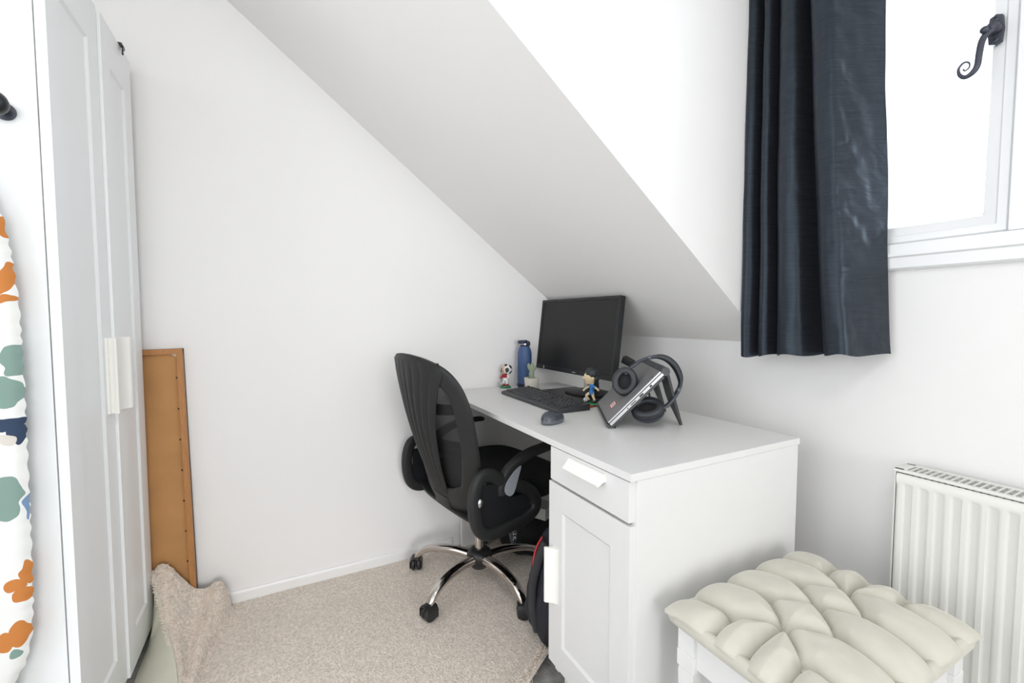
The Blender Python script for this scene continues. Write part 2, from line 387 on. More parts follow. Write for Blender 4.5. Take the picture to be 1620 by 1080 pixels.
# outer frame: bottom rail face z 1.203..1.264, members at the sides and a mullion beyond the first sash
MULX0, MULX1 = 1.541, 1.615
ofr = MB()
ofr.box(WX0, WX1, 0.150, 0.235, WZ0 + 0.034, 1.2615, 0.003)
ofr.box(WX0, WX1, 0.150, 0.235, 2.10, WZ1, 0.003)
ofr.box(WX0, WX0 + 0.045, 0.150, 0.235, 1.2615, 2.10, 0.003)
ofr.box(WX1 - 0.045, WX1, 0.150, 0.235, 1.2615, 2.10, 0.003)
ofr.box(MULX0, MULX1, 0.150, 0.235, 1.2615, 2.10, 0.003)
ofr.build('window_frame', M['upvc'], win, smooth=30)
PROF = [(0.0, 0.235), (0.0, 0.166), (0.004, 0.162), (0.022, 0.162), (0.026, 0.166), (0.050, 0.170), (0.053, 0.174), (0.062, 0.190), (0.062, 0.225), (0.0, 0.235)]
for k, (a, c) in enumerate(((WX0 + 0.047, MULX0 - 0.002), (MULX1 + 0.002, WX1 - 0.047))):
    ring_frame(a, c, 1.2635, 2.098, [(q[0] * 0.82, q[1]) for q in PROF], 'sash', M['upvc'], win)
    MB().box(a + 0.045, c - 0.045, 0.198, 0.204, 1.30, 2.06).build('pane', M['glass'], win, smooth=0)
# sill trim under the frame
b = MB()
b.prism([(YW + 0.01, 1.194), (0.158, 1.194), (0.150, 1.199), (0.148, 1.225), (0.142, 1.229), (0.142, 1.236), (YW + 0.01, 1.237)], lambda a, c, d: (d, a, c), WX0 - 0.02, WX1 + 0.02)
b.build('trim_1', M['upvc'], win, smooth=30)
# monkey-tail handle
hx, hz = 1.5045, 1.709
b = MB()
pl = [(0.0, -0.033), (0.010, -0.028), (0.0125, 0), (0.010, 0.028), (0.0, 0.033), (-0.010, 0.028), (-0.0125, 0), (-0.010, -0.028)]
b.prism(pl, lambda a, c, d: (hx + a, d, hz + c), 0.153, 0.163)
hp = b.build('window_handle', M['iron'], win, smooth=35)
b = MB()
for dz in (-0.023, 0.023):
    b.lathe([(0.0001, 0), (0.0055, 0), (0.0055, 0.002), (0.003, 0.003), (0.0025, 0.001), (0.0001, 0.001)], 16, Matrix.Translation((hx, 0.1535, hz + dz)) @ Matrix.Rotation(PI / 2, 4, 'X'))
b.build('screw', M['iron'], hp, smooth=35)
b = MB()
b.lathe([(0.0001, 0), (0.0115, 0), (0.0115, 0.018), (0.009, 0.026), (0.0001, 0.028)], 20, Matrix.Translation((hx, 0.155, hz)) @ Matrix.Rotation(PI / 2, 4, 'X'))
arm = spline([(hx + 0.002, 0.137, hz - 0.004), (hx - 0.006, 0.128, hz - 0.012), (hx - 0.011, 0.120, hz - 0.028), (hx - 0.0125, 0.114, hz - 0.055), (hx - 0.014, 0.111, hz - 0.082),
              (hx - 0.022, 0.110, hz - 0.095), (hx - 0.0335, 0.110, hz - 0.098), (hx - 0.0425, 0.110, hz - 0.088), (hx - 0.0440, 0.110, hz - 0.074), (hx - 0.036, 0.110, hz - 0.065),
              (hx - 0.0275, 0.110, hz - 0.069), (hx - 0.0265, 0.110, hz - 0.079), (hx - 0.033, 0.110, hz - 0.084), (hx - 0.0365, 0.110, hz - 0.079)], 7)
nA = len(arm)
b.sweep(arm, lambda i, t: circ(interp([(0, .0066), (.36, .0056), (.5, .0038), (.62, .0022), (.8, .0014), (1, .0013)], t), 12), up=(0, 1, 0))
b.lathe([(0.0001, 0), (0.0075, 0), (0.0075, 0.010), (0.005, 0.013), (0.0001, 0.0135)], 16, Matrix.Translation((hx - 0.008, 0.128, hz - 0.006)) @ Matrix.Rotation(PI / 2, 4, 'X'))
b.build('lever', M['iron'], hp, smooth=50)

# ------------------------------------------------------------------ curtain
def build_curtain():
    root = empty('curtain', (1.17, 0.06, 0.94), label='dark charcoal blue pleated curtain hanging beside the window, short of the radiator', cat='curtain')
    # plan shapes: list of (x, y) at the bottom and the top; same number of points
    bot = [(0.985, 0.075), (0.990, 0.045), (1.008, 0.032), (1.026, 0.050), (1.036, 0.085), (1.044, 0.055), (1.060, 0.030), (1.082, 0.034), (1.097, 0.072),
           (1.108, 0.045), (1.128, 0.020), (1.158, 0.014), (1.186, 0.026), (1.210, 0.070), (1.228, 0.085), (1.240, 0.040), (1.262, 0.008), (1.288, 0.004), (1.308, 0.012), (1.320, 0.045), (1.334, 0.095), (1.346, 0.142)]
    top = [(0.972, 0.075), (0.976, 0.050), (0.994, 0.036), (1.012, 0.050), (1.024, 0.095), (1.032, 0.055), (1.044, 0.034), (1.058, 0.036), (1.070, 0.090),
           (1.078, 0.050), (1.094, 0.030), (1.112, 0.028), (1.126, 0.045), (1.136, 0.090), (1.144, 0.085), (1.152, 0.045), (1.168, 0.020), (1.190, 0.014), (1.210, 0.018), (1.232, 0.048), (1.262, 0.095), (1.290, 0.140)]
    mid = [(a[0] * .55 + c[0] * .45, a[1] * .55 + c[1] * .45) for a, c in zip(bot, top)]
    B = spline([(x, y, 0) for x, y in bot], 9); Tt = spline([(x, y, 0) for x, y in top], 9); n = len(B) - 1
    z0, z1 = 0.944, 2.27
    def fn(u, v):
        i = min(int(round(u * n)), n); s = v ** 0.8
        p = B[i].lerp(Tt[i], s)
        zb = z0 + 0.030 * min(u / 0.8, 1); z = zb + (z1 - zb) * v
        wob = 0.006 * noise.noise(Vector((p.x * 9, z * 2.3, 1.7))) + 0.003 * noise.noise(Vector((p.x * 25, z * 7, 4.2)))
        xw = 0.003 * noise.noise(Vector((p.x * 3, z * 3.1, 9.1)))
        if u > 0.84:   # crumpled returned edge
            k = (u - 0.84) / 0.16
            kk = math.sin(PI * min(k * 1.3, 1)); xw += kk * 0.006 * noise.noise(Vector((p.y * 22 + z * 9, z * 10, 6.6))) + kk * 0.002 * noise.noise(Vector((p.y * 60, z * 34, 3.6))); wob += k * 0.005 * noise.noise(Vector((1.5, z * 9, 2.2)))
        hem = 0.003 * math.sin(u * 40) * (1 - v) if v < 0.02 else 0
        return (p.x + xw, p.y + wob, z + hem)
    c = MB().grid(n, 150, fn, 0.0022).build('curtain_panel', M['curtain'], root, smooth=60); c.location = (-1.17, -0.06, -0.94)
build_curtain()

# ------------------------------------------------------------------ radiator
def build_radiator():
    x0, x1, yf, yb, zt, zb = 1.392, 2.30, 0.066, 0.141, 0.700, 0.13
    root = empty('radiator', (1.85, 0.15, 0), label='cream white ribbed panel radiator fixed to the wall below the window', cat='radiator')
    L = lambda p: (p[0] - 1.85, p[1] - 0.15, p[2])
    pitch = 0.0290
    xs = x0 + 0.014
    def rib(x):
        t = ((x - (xs + 0.0065)) / pitch) % 1.0
        # recessed channel for t in 0..0.6
        e = 0.10
        if t < 0.62:
            return min(1, t / e) * min(1, (0.62 - t) / e)
        return 0
    b = MB(); nx = int((x1 - x0 - 0.02) / pitch) * 12; zz = [0, .012, .035, .04, .047, .054, .5, .95, .96, .97, 1.0]
    xa, xb = x0 + 0.006, x1 - 0.006
    def fn(u, v):
        x = xa + (xb - xa) * u; k = v * (len(zz) - 1); i = int(k); f = zz[min(i, len(zz) - 1)]; z = zt - 0.010 - (zt - 0.010 - zb) * f
        ramp = [0, 0, 0, 0, 0.5, 1, 1, 1, .5, 0, 0][min(i, 10)]
        y = yf + 0.0034 * rib(x) * ramp + (0.004 if i in (0, 10) else 0)
        return L((x, y, z))
    b.grid(nx, len(zz) - 1, fn, -0.0015)
    b.build('front_panel', M['rad'], root, smooth=35)
    b = MB(); b.box(xa, xb, yb - 0.012, yb - 0.004, zb, zt - 0.012, 0.002)
    for v in b.bm.verts: v.co = Vector(L(v.co))
    b.build('rear_panel', M['rad'], root)
    for sx in (0, 1):
        b = MB()
        if sx == 0: b.box(x0, x0 + 0.004, yf + 0.004, yb, zb + 0.02, zt - 0.004, 0.0015)
        else: b.box(x1 - 0.004, x1, yf + 0.004, yb, zb + 0.02, zt - 0.004, 0.0015)
        for v in b.bm.verts: v.co = Vector(L(v.co))
        b.build('side_panel', M['rad'], root)
    b = MB()   # convector fins seen through the grille
    for k in range(int((x1 - x0) / 0.012)):
        x = x0 + 0.008 + k * 0.012; b.box(x, x + 0.0008, yf + 0.014, yb - 0.018, zb + 0.02, zt - 0.02)
    for v in b.bm.verts: v.co = Vector(L(v.co))
    b.build('convector_fins', M['raddark'], root, smooth=0)
    b = MB()   # top grille: two rails and cross bars
    b.box(x0 - 0.001, x1 + 0.001, yf - 0.001, yf + 0.013, zt - 0.007, zt, 0.002)
    b.box(x0 - 0.001, x1 + 0.001, yb - 0.010, yb + 0.002, zt - 0.007, zt, 0.002)
    b.box(x0 - 0.001, x0 + 0.020, yf, yb, zt - 0.007, zt, 0.002); b.box(x1 - 0.020, x1 + 0.001, yf, yb, zt - 0.007, zt, 0.002)
    x = x0 + 0.026; k = 0
    while x < x1 - 0.03:
        b.box(x, x + 0.0036, yf + 0.012, yb - 0.008, zt - 0.004, zt - 0.0005); x += 0.0122; k += 1
    for v in b.bm.verts: v.co = Vector(L(v.co))
    b.build('top_grille', M['rad'], root, smooth=30)
    for x in (1.6, 2.1):
        b = MB(); b.box(x, x + 0.03, yb - 0.006, YW - 0.0005, 0.25, 0.60, 0.002)
        for v in b.bm.verts: v.co = Vector(L(v.co))
        b.build('wall_bracket', M['steel'], root)
build_radiator()

# ------------------------------------------------------------------ wardrobe
def handle_profile(w=0.034, d=0.020):
    # cross section of the moulded strip handle: (across, out)
    return [(0, 0), (w, 0), (w, 0.004), (w * 0.72, 0.0055), (w * 0.52, 0.009), (w * 0.38, d * 0.8), (w * 0.30, d), (w * 0.12, d + 0.002), (0.0, d + 0.001), (0.001, d - 0.004), (w * 0.16, d - 0.006), (w * 0.2, 0.006), (0.0, 0.004)]
def shaker_door(b, x0, x1, yf, yb, z0, z1, st, rail_t, rail_b, face=1, rec=0.006):
    """door slab in XZ plane, front face at yf, back at yb; recessed centre panel"""
    bx = 0.0012
    i0, i1, j0, j1 = x0 + st, x1 - st, z0 + rail_b, z1 - rail_t
    b.box(x0, i0, min(yf, yb), max(yf, yb), z0, z1, bx, 2); b.box(i1, x1, min(yf, yb), max(yf, yb), z0, z1, bx, 2)
    s = 1 if yf > yb else -1
    b.box(i0 - .001, i1 + .001, min(yf - s * .0001, yb), max(yf - s * .0001, yb), j1, z1, bx, 2); b.box(i0 - .001, i1 + .001, min(yf - s * .0001, yb), max(yf - s * .0001, yb), z0, j0, bx, 2)
    yr = yf - s * rec
    b.box(i0 - 0.001, i1 + 0.001, min(yr, yb), max(yr, yb), j0 - 0.001, j1 + 0.001)
    # bevelled step
    e = 0.006
    vs = [(i0, yf - s * .0005, j0), (i1, yf - s * .0005, j0), (i1, yf - s * .0005, j1), (i0, yf - s * .0005, j1), (i0 + e, yr, j0 + e), (i1 - e, yr, j0 + e), (i1 - e, yr, j1 - e), (i0 + e, yr, j1 - e)]
    b.add(vs, [[k, (k + 1) % 4, 4 + (k + 1) % 4, 4 + k] for k in range(4)])
def relocate(b, o):
    for v in b.bm.verts: v.co = v.co - Vector(o)
    return b
def build_wardrobe():
    yf = -1.675; xa, xb, zt = 0.054, 0.630, 1.885
    O = Vector((0.34, -1.93, 0)); root = empty('wardrobe', O, label='tall white two-door panelled wardrobe standing against the left wall', cat='wardrobe')
    b = MB(); b.box(xa, xa + 0.018, YB + 0.02, yf - 0.020, 0, zt - 0.002, 0.001); b.box(xb - 0.018, xb, YB + 0.02, yf - 0.020, 0, zt - 0.002, 0.001)
    b.box(xa, xb, YB + 0.02, yf - 0.020, zt - 0.02, zt, 0.001); b.box(xa + .018, xb - .018, YB + 0.02, yf - 0.03, 0.05, 0.068)
    b.box(xa + .018, xb - .018, YB + 0.02, YB + 0.024, 0.05, zt - .02); b.box(xa + .018, xb - .018, yf - 0.05, yf - 0.035, 0, 0.05)
    relocate(b, O).build('carcass', M['ward'], root)
    mid = 0.326
    for k, (a, c) in enumerate(((mid + 0.001, xb), (xa + 0.004, mid - 0.001))):
        b = MB(); dz = 0.0 if k == 0 else 0.008; yf = -1.675 if k == 0 else -1.668
        shaker_door(b, a, c, yf, yf - 0.018, 0.045, zt + 0.002 - dz, 0.070, 0.115, 0.105)
        d = relocate(b, O).build('door', M['ward'], root, smooth=30)
        h = MB(); hx0 = 0.332 if k == 0 else 0.320
        s = 1 if k == 0 else -1
        pr = handle_profile(0.046, 0.022)
        h.prism([(hx0 + s * (0.046 - q[0]), q[1]) for q in pr], lambda p, q, z: (p, yf + q, z), 0.815, 1.017)
        relocate(h, O).build('door_handle', M['handle'], d, smooth=35)
build_wardrobe()
# small black hook over the far door
b = MB(); O = Vector((0.16, -1.664, 1.877))
b.box(-0.016, 0.010, -0.024, 0.004, 0.001, 0.0055, 0.001); b.box(-0.022, -0.014, -0.001, 0.004, -0.004, 0.0055, 0.001)
b.sweep([(-0.010, 0.003, 0.001), (0.004, 0.0045, -0.012), (0.014, 0.006, -0.030)], lambda i, t: srect(0.0035, 0.002, 8), up=(0, 1, 0))
o = b.build('door_hook', M['ballb']); o.location = O; tag(o, 'small black metal hook over the top edge of the wardrobe door', 'hook')
# black coat knob on the wardrobe side
root = empty('coat_knob', (0.630, -1.742, 1.480), label='round black knob hook fixed high on the side of the wardrobe', cat='hook')
R = Matrix.Rotation(PI / 2, 4, 'Y')
MB().lathe([(0.0001, 0), (0.017, 0), (0.017, 0.004), (0.013, 0.006), (0.0001, 0.006)], 24, R).build('back_plate', M['iron'], root)
MB().lathe([(0.0001, 0.003), (0.008, 0.003), (0.007, 0.022), (0.012, 0.028), (0.021, 0.036), (0.0235, 0.047), (0.020, 0.057), (0.011, 0.063), (0.0001, 0.064)], 28, R).build('knob', M['plastic_gloss'], root, smooth=60)

# ------------------------------------------------------------------ ironing board leaning on the wardrobe side
def build_board():
    O = Vector((0.668, -1.90, 0.0)); root = empty('ironing_board', O, label='ironing board stood on end beside the wardrobe, white cover with orange, green and navy shapes', cat='ironing board')
    m = bpy.data.materials.new('printed_cotton_cover'); m.use_nodes = True; nt = m.node_tree; bs = nt.nodes['Principled BSDF']; bs.inputs['Roughness'].default_value = 0.9
    tc = nt.nodes.new('ShaderNodeTexCoord'); nz = nt.nodes.new('ShaderNodeTexNoise'); nz.inputs['Scale'].default_value = 22; nz.inputs['Detail'].default_value = 1
    nt.links.new(tc.outputs['Object'], nz.inputs['Vector'])
    sb = nt.nodes.new('ShaderNodeVectorMath'); sb.operation = 'SUBTRACT'; sb.inputs[1].default_value = (.5, .5, .5); nt.links.new(nz.outputs['Color'], sb.inputs[0])
    scl = nt.nodes.new('ShaderNodeVectorMath'); scl.operation = 'SCALE'; scl.inputs['Scale'].default_value = 0.035; nt.links.new(sb.outputs[0], scl.inputs[0])
    ad = nt.nodes.new('ShaderNodeVectorMath'); ad.operation = 'ADD'; nt.links.new(tc.outputs['Object'], ad.inputs[0]); nt.links.new(scl.outputs[0], ad.inputs[1])
    fl = nt.nodes.new('ShaderNodeVectorMath'); fl.operation = 'MULTIPLY'; fl.inputs[1].default_value = (0, 1, 1); nt.links.new(ad.outputs[0], fl.inputs[0])
    white = (0.72, 0.72, 0.70, 1); orange = (0.50, 0.18, 0.04, 1); sage = (0.19, 0.285, 0.25, 1); navy = (0.025, 0.045, 0.09, 1); beige = (0.58, 0.54, 0.49, 1); blue = (0.16, 0.26, 0.42, 1)
    cur = None
    blobs = [(-1.740, 1.243, .010, .022, orange), (-1.735, 1.158, .012, .022, orange), (-1.745, 1.135, .016, .020, orange), (-1.739, 1.108, .010, .007, orange),
             (-1.735, 0.990, .013, .034, sage), (-1.745, 0.927, .024, .030, sage), (-1.741, 0.868, .018, .012, navy), (-1.733, 0.838, .011, .022, navy), (-1.752, 0.862, .02, .018, navy),
             (-1.749, 0.828, .012, .012, beige), (-1.750, 0.720, .019, .040, sage), (-1.760, 0.700, .024, .03, sage), (-1.727, 0.690, .004, .028, blue),
             (-1.735, 0.560, .010, .026, orange), (-1.750, 0.532, .012, .014, orange), (-1.737, 0.512, .013, .014, orange),
             (-1.745, 0.425, .017, .026, orange), (-1.768, 0.420, .016, .022, orange), (-1.755, 0.388, .011, .010, sage)]
    rr = random.Random(3)
    for k in range(26):   # the rest of the print, away from the visible edge
        blobs.append((-1.80 - 0.26 * rr.random(), 0.2 + 1.1 * rr.random(), .02 + .02 * rr.random(), .02 + .03 * rr.random(), rr.choice([orange, sage, navy, beige, blue])))
    for (y, z, ry, rz, colr) in blobs:
        s1 = nt.nodes.new('ShaderNodeVectorMath'); s1.operation = 'SUBTRACT'; s1.inputs[1].default_value = (0, y - O.y, z - O.z); nt.links.new(fl.outputs[0], s1.inputs[0])
        s2 = nt.nodes.new('ShaderNodeVectorMath'); s2.operation = 'MULTIPLY'; s2.inputs[1].default_value = (0, 1 / ry, 1 / rz); nt.links.new(s1.outputs[0], s2.inputs[0])
        ln = nt.nodes.new('ShaderNodeVectorMath'); ln.operation = 'LENGTH'; nt.links.new(s2.outputs[0], ln.inputs[0])
        lt = nt.nodes.new('ShaderNodeMath'); lt.operation = 'LESS_THAN'; lt.inputs[1].default_value = 1.0; nt.links.new(ln.outputs['Value'], lt.inputs[0])
        mx = nt.nodes.new('ShaderNodeMix'); mx.data_type = 'RGBA'; nt.links.new(lt.outputs[0], mx.inputs[0])
        if cur is None: mx.inputs[6].default_value = white
        else: nt.links.new(cur, mx.inputs[6])
        mx.inputs[7].default_value = colr; cur = mx.outputs[2]
    nt.links.new(cur, bs.inputs['Base Color'])
    # half width of the board by height
    hw = [(0.03, 0.02), (0.045, 0.06), (0.08, 0.095), (0.15, 0.120), (0.25, 0.132), (0.333, 0.139), (0.366, 0.156), (0.422, 0.167), (0.5, 0.172), (0.631, 0.174), (0.824, 0.176), (0.95, 0.177), (1.10, 0.176), (1.197, 0.169), (1.263, 0.161), (1.33, 0.140), (1.38, 0.11), (1.41, 0.07), (1.42, 0.02)]
    def hwf(z): return interp(hw, z)
    def surf(sgn):
        def fn(u, v):
            z = 0.03 + 1.39 * v; a = 2 * u - 1; hwz = hwf(z)
            edge = 1 - abs(a) ** 10
            ruf = 0.0016 * math.sin(z * 210 + 2 * math.sin(z * 37)) * (abs(a) ** 6)
            return (sgn * (0.011 * edge ** 0.5 + 0.0), a * (hwz + ruf * 1.0), z + 0.0)
        return fn
    b = MB(); b.grid(40, 260, surf(1)); b.grid(40, 260, surf(-1)); bmesh.ops.remove_doubles(b.bm, verts=b.bm.verts[:], dist=0.0008)
    b.build('padded_cover', m, root, smooth=70)
    b = MB()
    for sy in (-1, 1): b.sweep([(-0.024, sy * 0.05, 0.0), (-0.024, sy * 0.05, 1.0), (-0.016, sy * 0.05, 1.05)], lambda i, t: circ(0.008, 10), up=(0, 1, 0))
    b.build('folded_legs', M['steel'], root)
build_board()

# ------------------------------------------------------------------ picture frame, back outward
def build_picture():
    ang = 0.019
    O = Vector((0.0405, -1.62, 0.016)); root = empty('picture_frame', O, label='large picture frame turned backwards, brown hardboard back, leaning on the wall by the wardrobe', cat='picture frame')
    # local: lies in plane through base, leaning towards -X; local y across, local w up the frame, local n outward (+X)
    T = Matrix.Rotation(-ang, 4, 'Y') @ Matrix.Rotation(math.radians(1.1), 4, 'X')
    H = 0.948; y0, y1 = -0.36, 0.071; fw = 0.017
    # keep it clear of the wardrobe: only the part beyond the wardrobe's end is modelled wide
    def bx(n, m, *a, bev=0.001): MB().box(*a, bev, 2, T).build(n, m, root, smooth=30)
    bx('frame_rail', M['pine'], -0.018, 0.006, y0, y1, H - 0.018, H); bx('frame_rail', M['pine'], -0.018, 0.006, y0, y1, 0, 0.018)
    bx('frame_stile', M['pine'], -0.018, 0.0061, y1 - fw, y1, 0.0, H); bx('frame_stile', M['pine'], -0.018, 0.0061, y0, y0 + fw, 0.0, H)
    bx('frame_face_edge', M['nail'], -0.021, -0.0175, y0 - .0005, y1 + .0015, 0, H + 0.0005)
    bx('hardboard_back', M['hard'], -0.010, -0.006, y0 + fw * .9, y1 - fw * .9, 0.017, H - 0.017, bev=0)
    b = MB(); b.prism([(y1 - fw, H - 0.018), (y1 - fw - 0.016, H - 0.018), (y1 - fw, H - 0.029)], lambda a, c, d: (d, a, c), -0.0058, -0.0045, T=T); b.build('corner_card', M['card'], root, smooth=0)
    zz = 0.845
    while zz > 0.08:
        b = MB(); b.box(-0.0058, -0.003, y1 - fw - 0.006, y1 - fw + 0.002, zz, zz + 0.006, 0.0008, 1, T); b.build('fixing_tab', M['nail'], root); zz -= 0.108
build_picture()

# ------------------------------------------------------------------ carpet with a turned-up corner
def build_carpet():
    root = empty('carpet', (0.8, -0.7, 0.0), label='beige twist-pile fitted carpet with a loose corner curled up beside the wardrobe', cat='carpet')
    O = root.location
    b = MB()
    # plan outline of the flat part (cut edge under the cabinet, fold line by the wardrobe)
    def fn(u, v):
        y = -1.452 + (0.165 + 1.452) * v
        yy = y
        xr = interp([(-1.45, 1.35), (-0.9, 0.98), (-0.66, 0.845), (-0.55, 0.775), (-0.40, 0.74), (0.17, 0.70)], y)
        x = 0.0135 + (xr - 0.0135) * u
        # the pulled edge near the wardrobe runs diagonally
        y0 = interp([(0.0, -1.447), (0.06, -1.447), (0.13, -1.462), (0.22, -1.492), (0.33, -1.502), (0.45, -1.505), (0.8, -1.52), (1.4, -1.53)], x)
        if v < 0.25: y = y0 + (y + 1.452) * ((-1.452 + 0.25 * 1.617 - y0) / (0.25 * 1.617))
        z = 0.011 + 0.0015 * noise.noise(Vector((x * 6, y * 6, 0)))
        if u > 0.93: z += 0.020 * ((u - 0.93) / 0.07) ** 2 * (1 if y < -0.3 else 0.2)
        return (x - O.x, y - O.y, z)
    b.grid(90, 110, fn, 0.008); b.build('flat_pile', M['carpet'], root, smooth=60, fixn=False)
    # curled corner: stations along x, cross-sections (y,z) from the floor on the right to the cut edge of the flap
    S = {
        0.054: [(-1.440, 0.011), (-1.450, 0.045), (-1.457, 0.088), (-1.472, 0.122), (-1.490, 0.130), (-1.508, 0.120), (-1.530, 0.116), (-1.560, 0.134), (-1.595, 0.185), (-1.620, 0.222), (-1.640, 0.236), (-1.656, 0.228), (-1.662, 0.210)],
        0.130: [(-1.455, 0.011), (-1.463, 0.038), (-1.470, 0.070), (-1.484, 0.094), (-1.498, 0.097), (-1.512, 0.084), (-1.530, 0.078), (-1.556, 0.092), (-1.580, 0.125), (-1.600, 0.150), (-1.615, 0.162), (-1.628, 0.160), (-1.634, 0.150)],
        0.220: [(-1.485, 0.011), (-1.490, 0.028), (-1.496, 0.050), (-1.506, 0.064), (-1.516, 0.065), (-1.527, 0.055), (-1.539, 0.050), (-1.553, 0.058), (-1.567, 0.075), (-1.578, 0.088), (-1.587, 0.094), (-1.594, 0.095), (-1.598, 0.092)],
        0.330: [(-1.498, 0.011), (-1.502, 0.020), (-1.507, 0.034), (-1.513, 0.043), (-1.521, 0.044), (-1.528, 0.039), (-1.534, 0.037), (-1.540, 0.042), (-1.546, 0.050), (-1.551, 0.056), (-1.556, 0.060), (-1.560, 0.061), (-1.563, 0.060)],
        0.460: [(-1.502, 0.011), (-1.505, 0.017), (-1.509, 0.026), (-1.513, 0.031), (-1.517, 0.033), (-1.520, 0.032), (-1.523, 0.032), (-1.526, 0.034), (-1.529, 0.037), (-1.532, 0.040), (-1.534, 0.042), (-1.536, 0.043), (-1.538, 0.042)],
        0.640: [(-1.510, 0.0105), (-1.512, 0.012), (-1.514, 0.014), (-1.516, 0.015), (-1.518, 0.015), (-1.520, 0.015), (-1.522, 0.015), (-1.524, 0.016), (-1.526, 0.017), (-1.528, 0.018), (-1.530, 0.018), (-1.532, 0.018), (-1.534, 0.017)],
    }
    xs = sorted(S); K = 13
    def cs(x, v):
        k = v * (K - 1); i = min(int(k), K - 2); f = k - i
        ys = []; 
        def at(j): return (sinterp([(q, S[q][j][0]) for q in xs], x), sinterp([(q, S[q][j][1]) for q in xs], x))
        p0, p1, p2, p3 = at(max(i - 1, 0)), at(i), at(i + 1), at(min(i + 2, K - 1))
        c = lambda a, b_, c_, d: 0.5 * (2 * b_ + (c_ - a) * f + (2 * a - 5 * b_ + 4 * c_ - d) * f * f + (3 * b_ - a - 3 * c_ + d) * f ** 3)
        return c(p0[0], p1[0], p2[0], p3[0]), c(p0[1], p1[1], p2[1], p3[1])
    b = MB()
    def f2(u, v):
        x = 0.054 + 0.586 * u; y, z = cs(x, v)
        nzz = 0.0022 * noise.noise(Vector((x * 60, y * 60, z * 60))) + 0.0014 * noise.noise(Vector((x * 160, y * 160, z * 160)))
        return (x - O.x + nzz, y - O.y + nzz, z + nzz)
    b.grid(150, 110, f2, -0.009, m=M['carpet'], m2=M['backing'])
    b.build('curled_corner', M['carpet'], root, smooth=60, fixn=False)
    # flap underside: cream backing falling from the cut edge towards the wardrobe foot
    b = MB()
    def f3(u, v):
        x = 0.054 + 0.586 * u; y, z = cs(x, 1.0)
        yb = interp([(0.03, -1.666), (0.2, -1.668), (0.45, -1.664), (0.64, -1.56)], x)
        yy = y + (yb - y) * v + 0.010 * math.sin(v * PI) * (1 if x > .15 else .2); zz = max(z * (1 - v) ** 1.1, 0.0) + 0.004 + 0.012 * math.sin(v * PI)
        return (x - O.x, yy - O.y, zz)
    b.grid(60, 24, f3, 0.004); b.build('backing_flap', M['backing'], root, smooth=60)
    # yarn tufts along the cut edge and over the ridge
    b = MB(); rr = random.Random(11)
    def tuft(p, d, L, r):
        d = d.normalized(); q = p + d * L + Vector((rr.uniform(-1, 1), rr.uniform(-1, 1), rr.uniform(-1, 1))) * L * 0.45
        b.sweep([p - d * 0.002, p.lerp(q, 0.55) + Vector((0, 0, rr.uniform(-.001, .001))), q], lambda i, t: circ(r * (1 - 0.55 * t), 5), up=(0.1, 0.2, 1))
    for k in range(2600):
        x = 0.056 + 0.58 * rr.random(); v = 1.0 if k % 2 else 0.97 + .03 * rr.random(); y, z = cs(x, v)
        tuft(Vector((x, y - rr.random() * 0.004, z - rr.random() * 0.006)), Vector((0.3 * rr.uniform(-1, 1), -0.6 * rr.random() - .1, 0.7 * rr.uniform(-.7, 1))), rr.uniform(0.004, 0.010), 0.0017)
    for k in range(3000):
        x = 0.056 + 0.58 * rr.random() ** 1.3; v = rr.choice([rr.uniform(0.12, 0.48), rr.uniform(0.72, 1.0)]); y, z = cs(x, v); y2, z2 = cs(x, min(v + 0.02, 1)); y1, z1 = cs(x, v - 0.02)
        nn = Vector((0, (z2 - z1), -(y2 - y1))); nn.y = -nn.y; nn.z = abs(nn.z); nn = Vector((0.1, (z2 - z1), (y1 - y2))) if False else Vector((rr.uniform(-.2, .3), -(z1 - z2), (y1 - y2)))
        tuft(Vector((x, y, z)), nn, rr.uniform(0.004, 0.008), 0.0017)
    for v in b.bm.verts: v.co -= O
    tag(b.build('edge_tufts', M['tuft'], root, smooth=60), kind='stuff')
    # frayed tufts of the cut edge by the cabinet
    b = MB()
    for k in range(700):
        y = rr.uniform(-0.80, -0.50); xr = interp([(-1.45, 1.35), (-0.9, 0.98), (-0.66, 0.845), (-0.55, 0.775), (-0.40, 0.74), (0.17, 0.70)], y)
        tuft(Vector((xr - rr.random() * 0.035, y, 0.016 + 0.012 * rr.random())), Vector((rr.uniform(0, .8), rr.uniform(-.5, .5), rr.uniform(-.2, .8))), rr.uniform(0.004, 0.010), 0.0014)
    for v in b.bm.verts: v.co -= O
    tag(b.build('frayed_edge', M['tuft'], root, smooth=60), kind='stuff')
build_carpet()

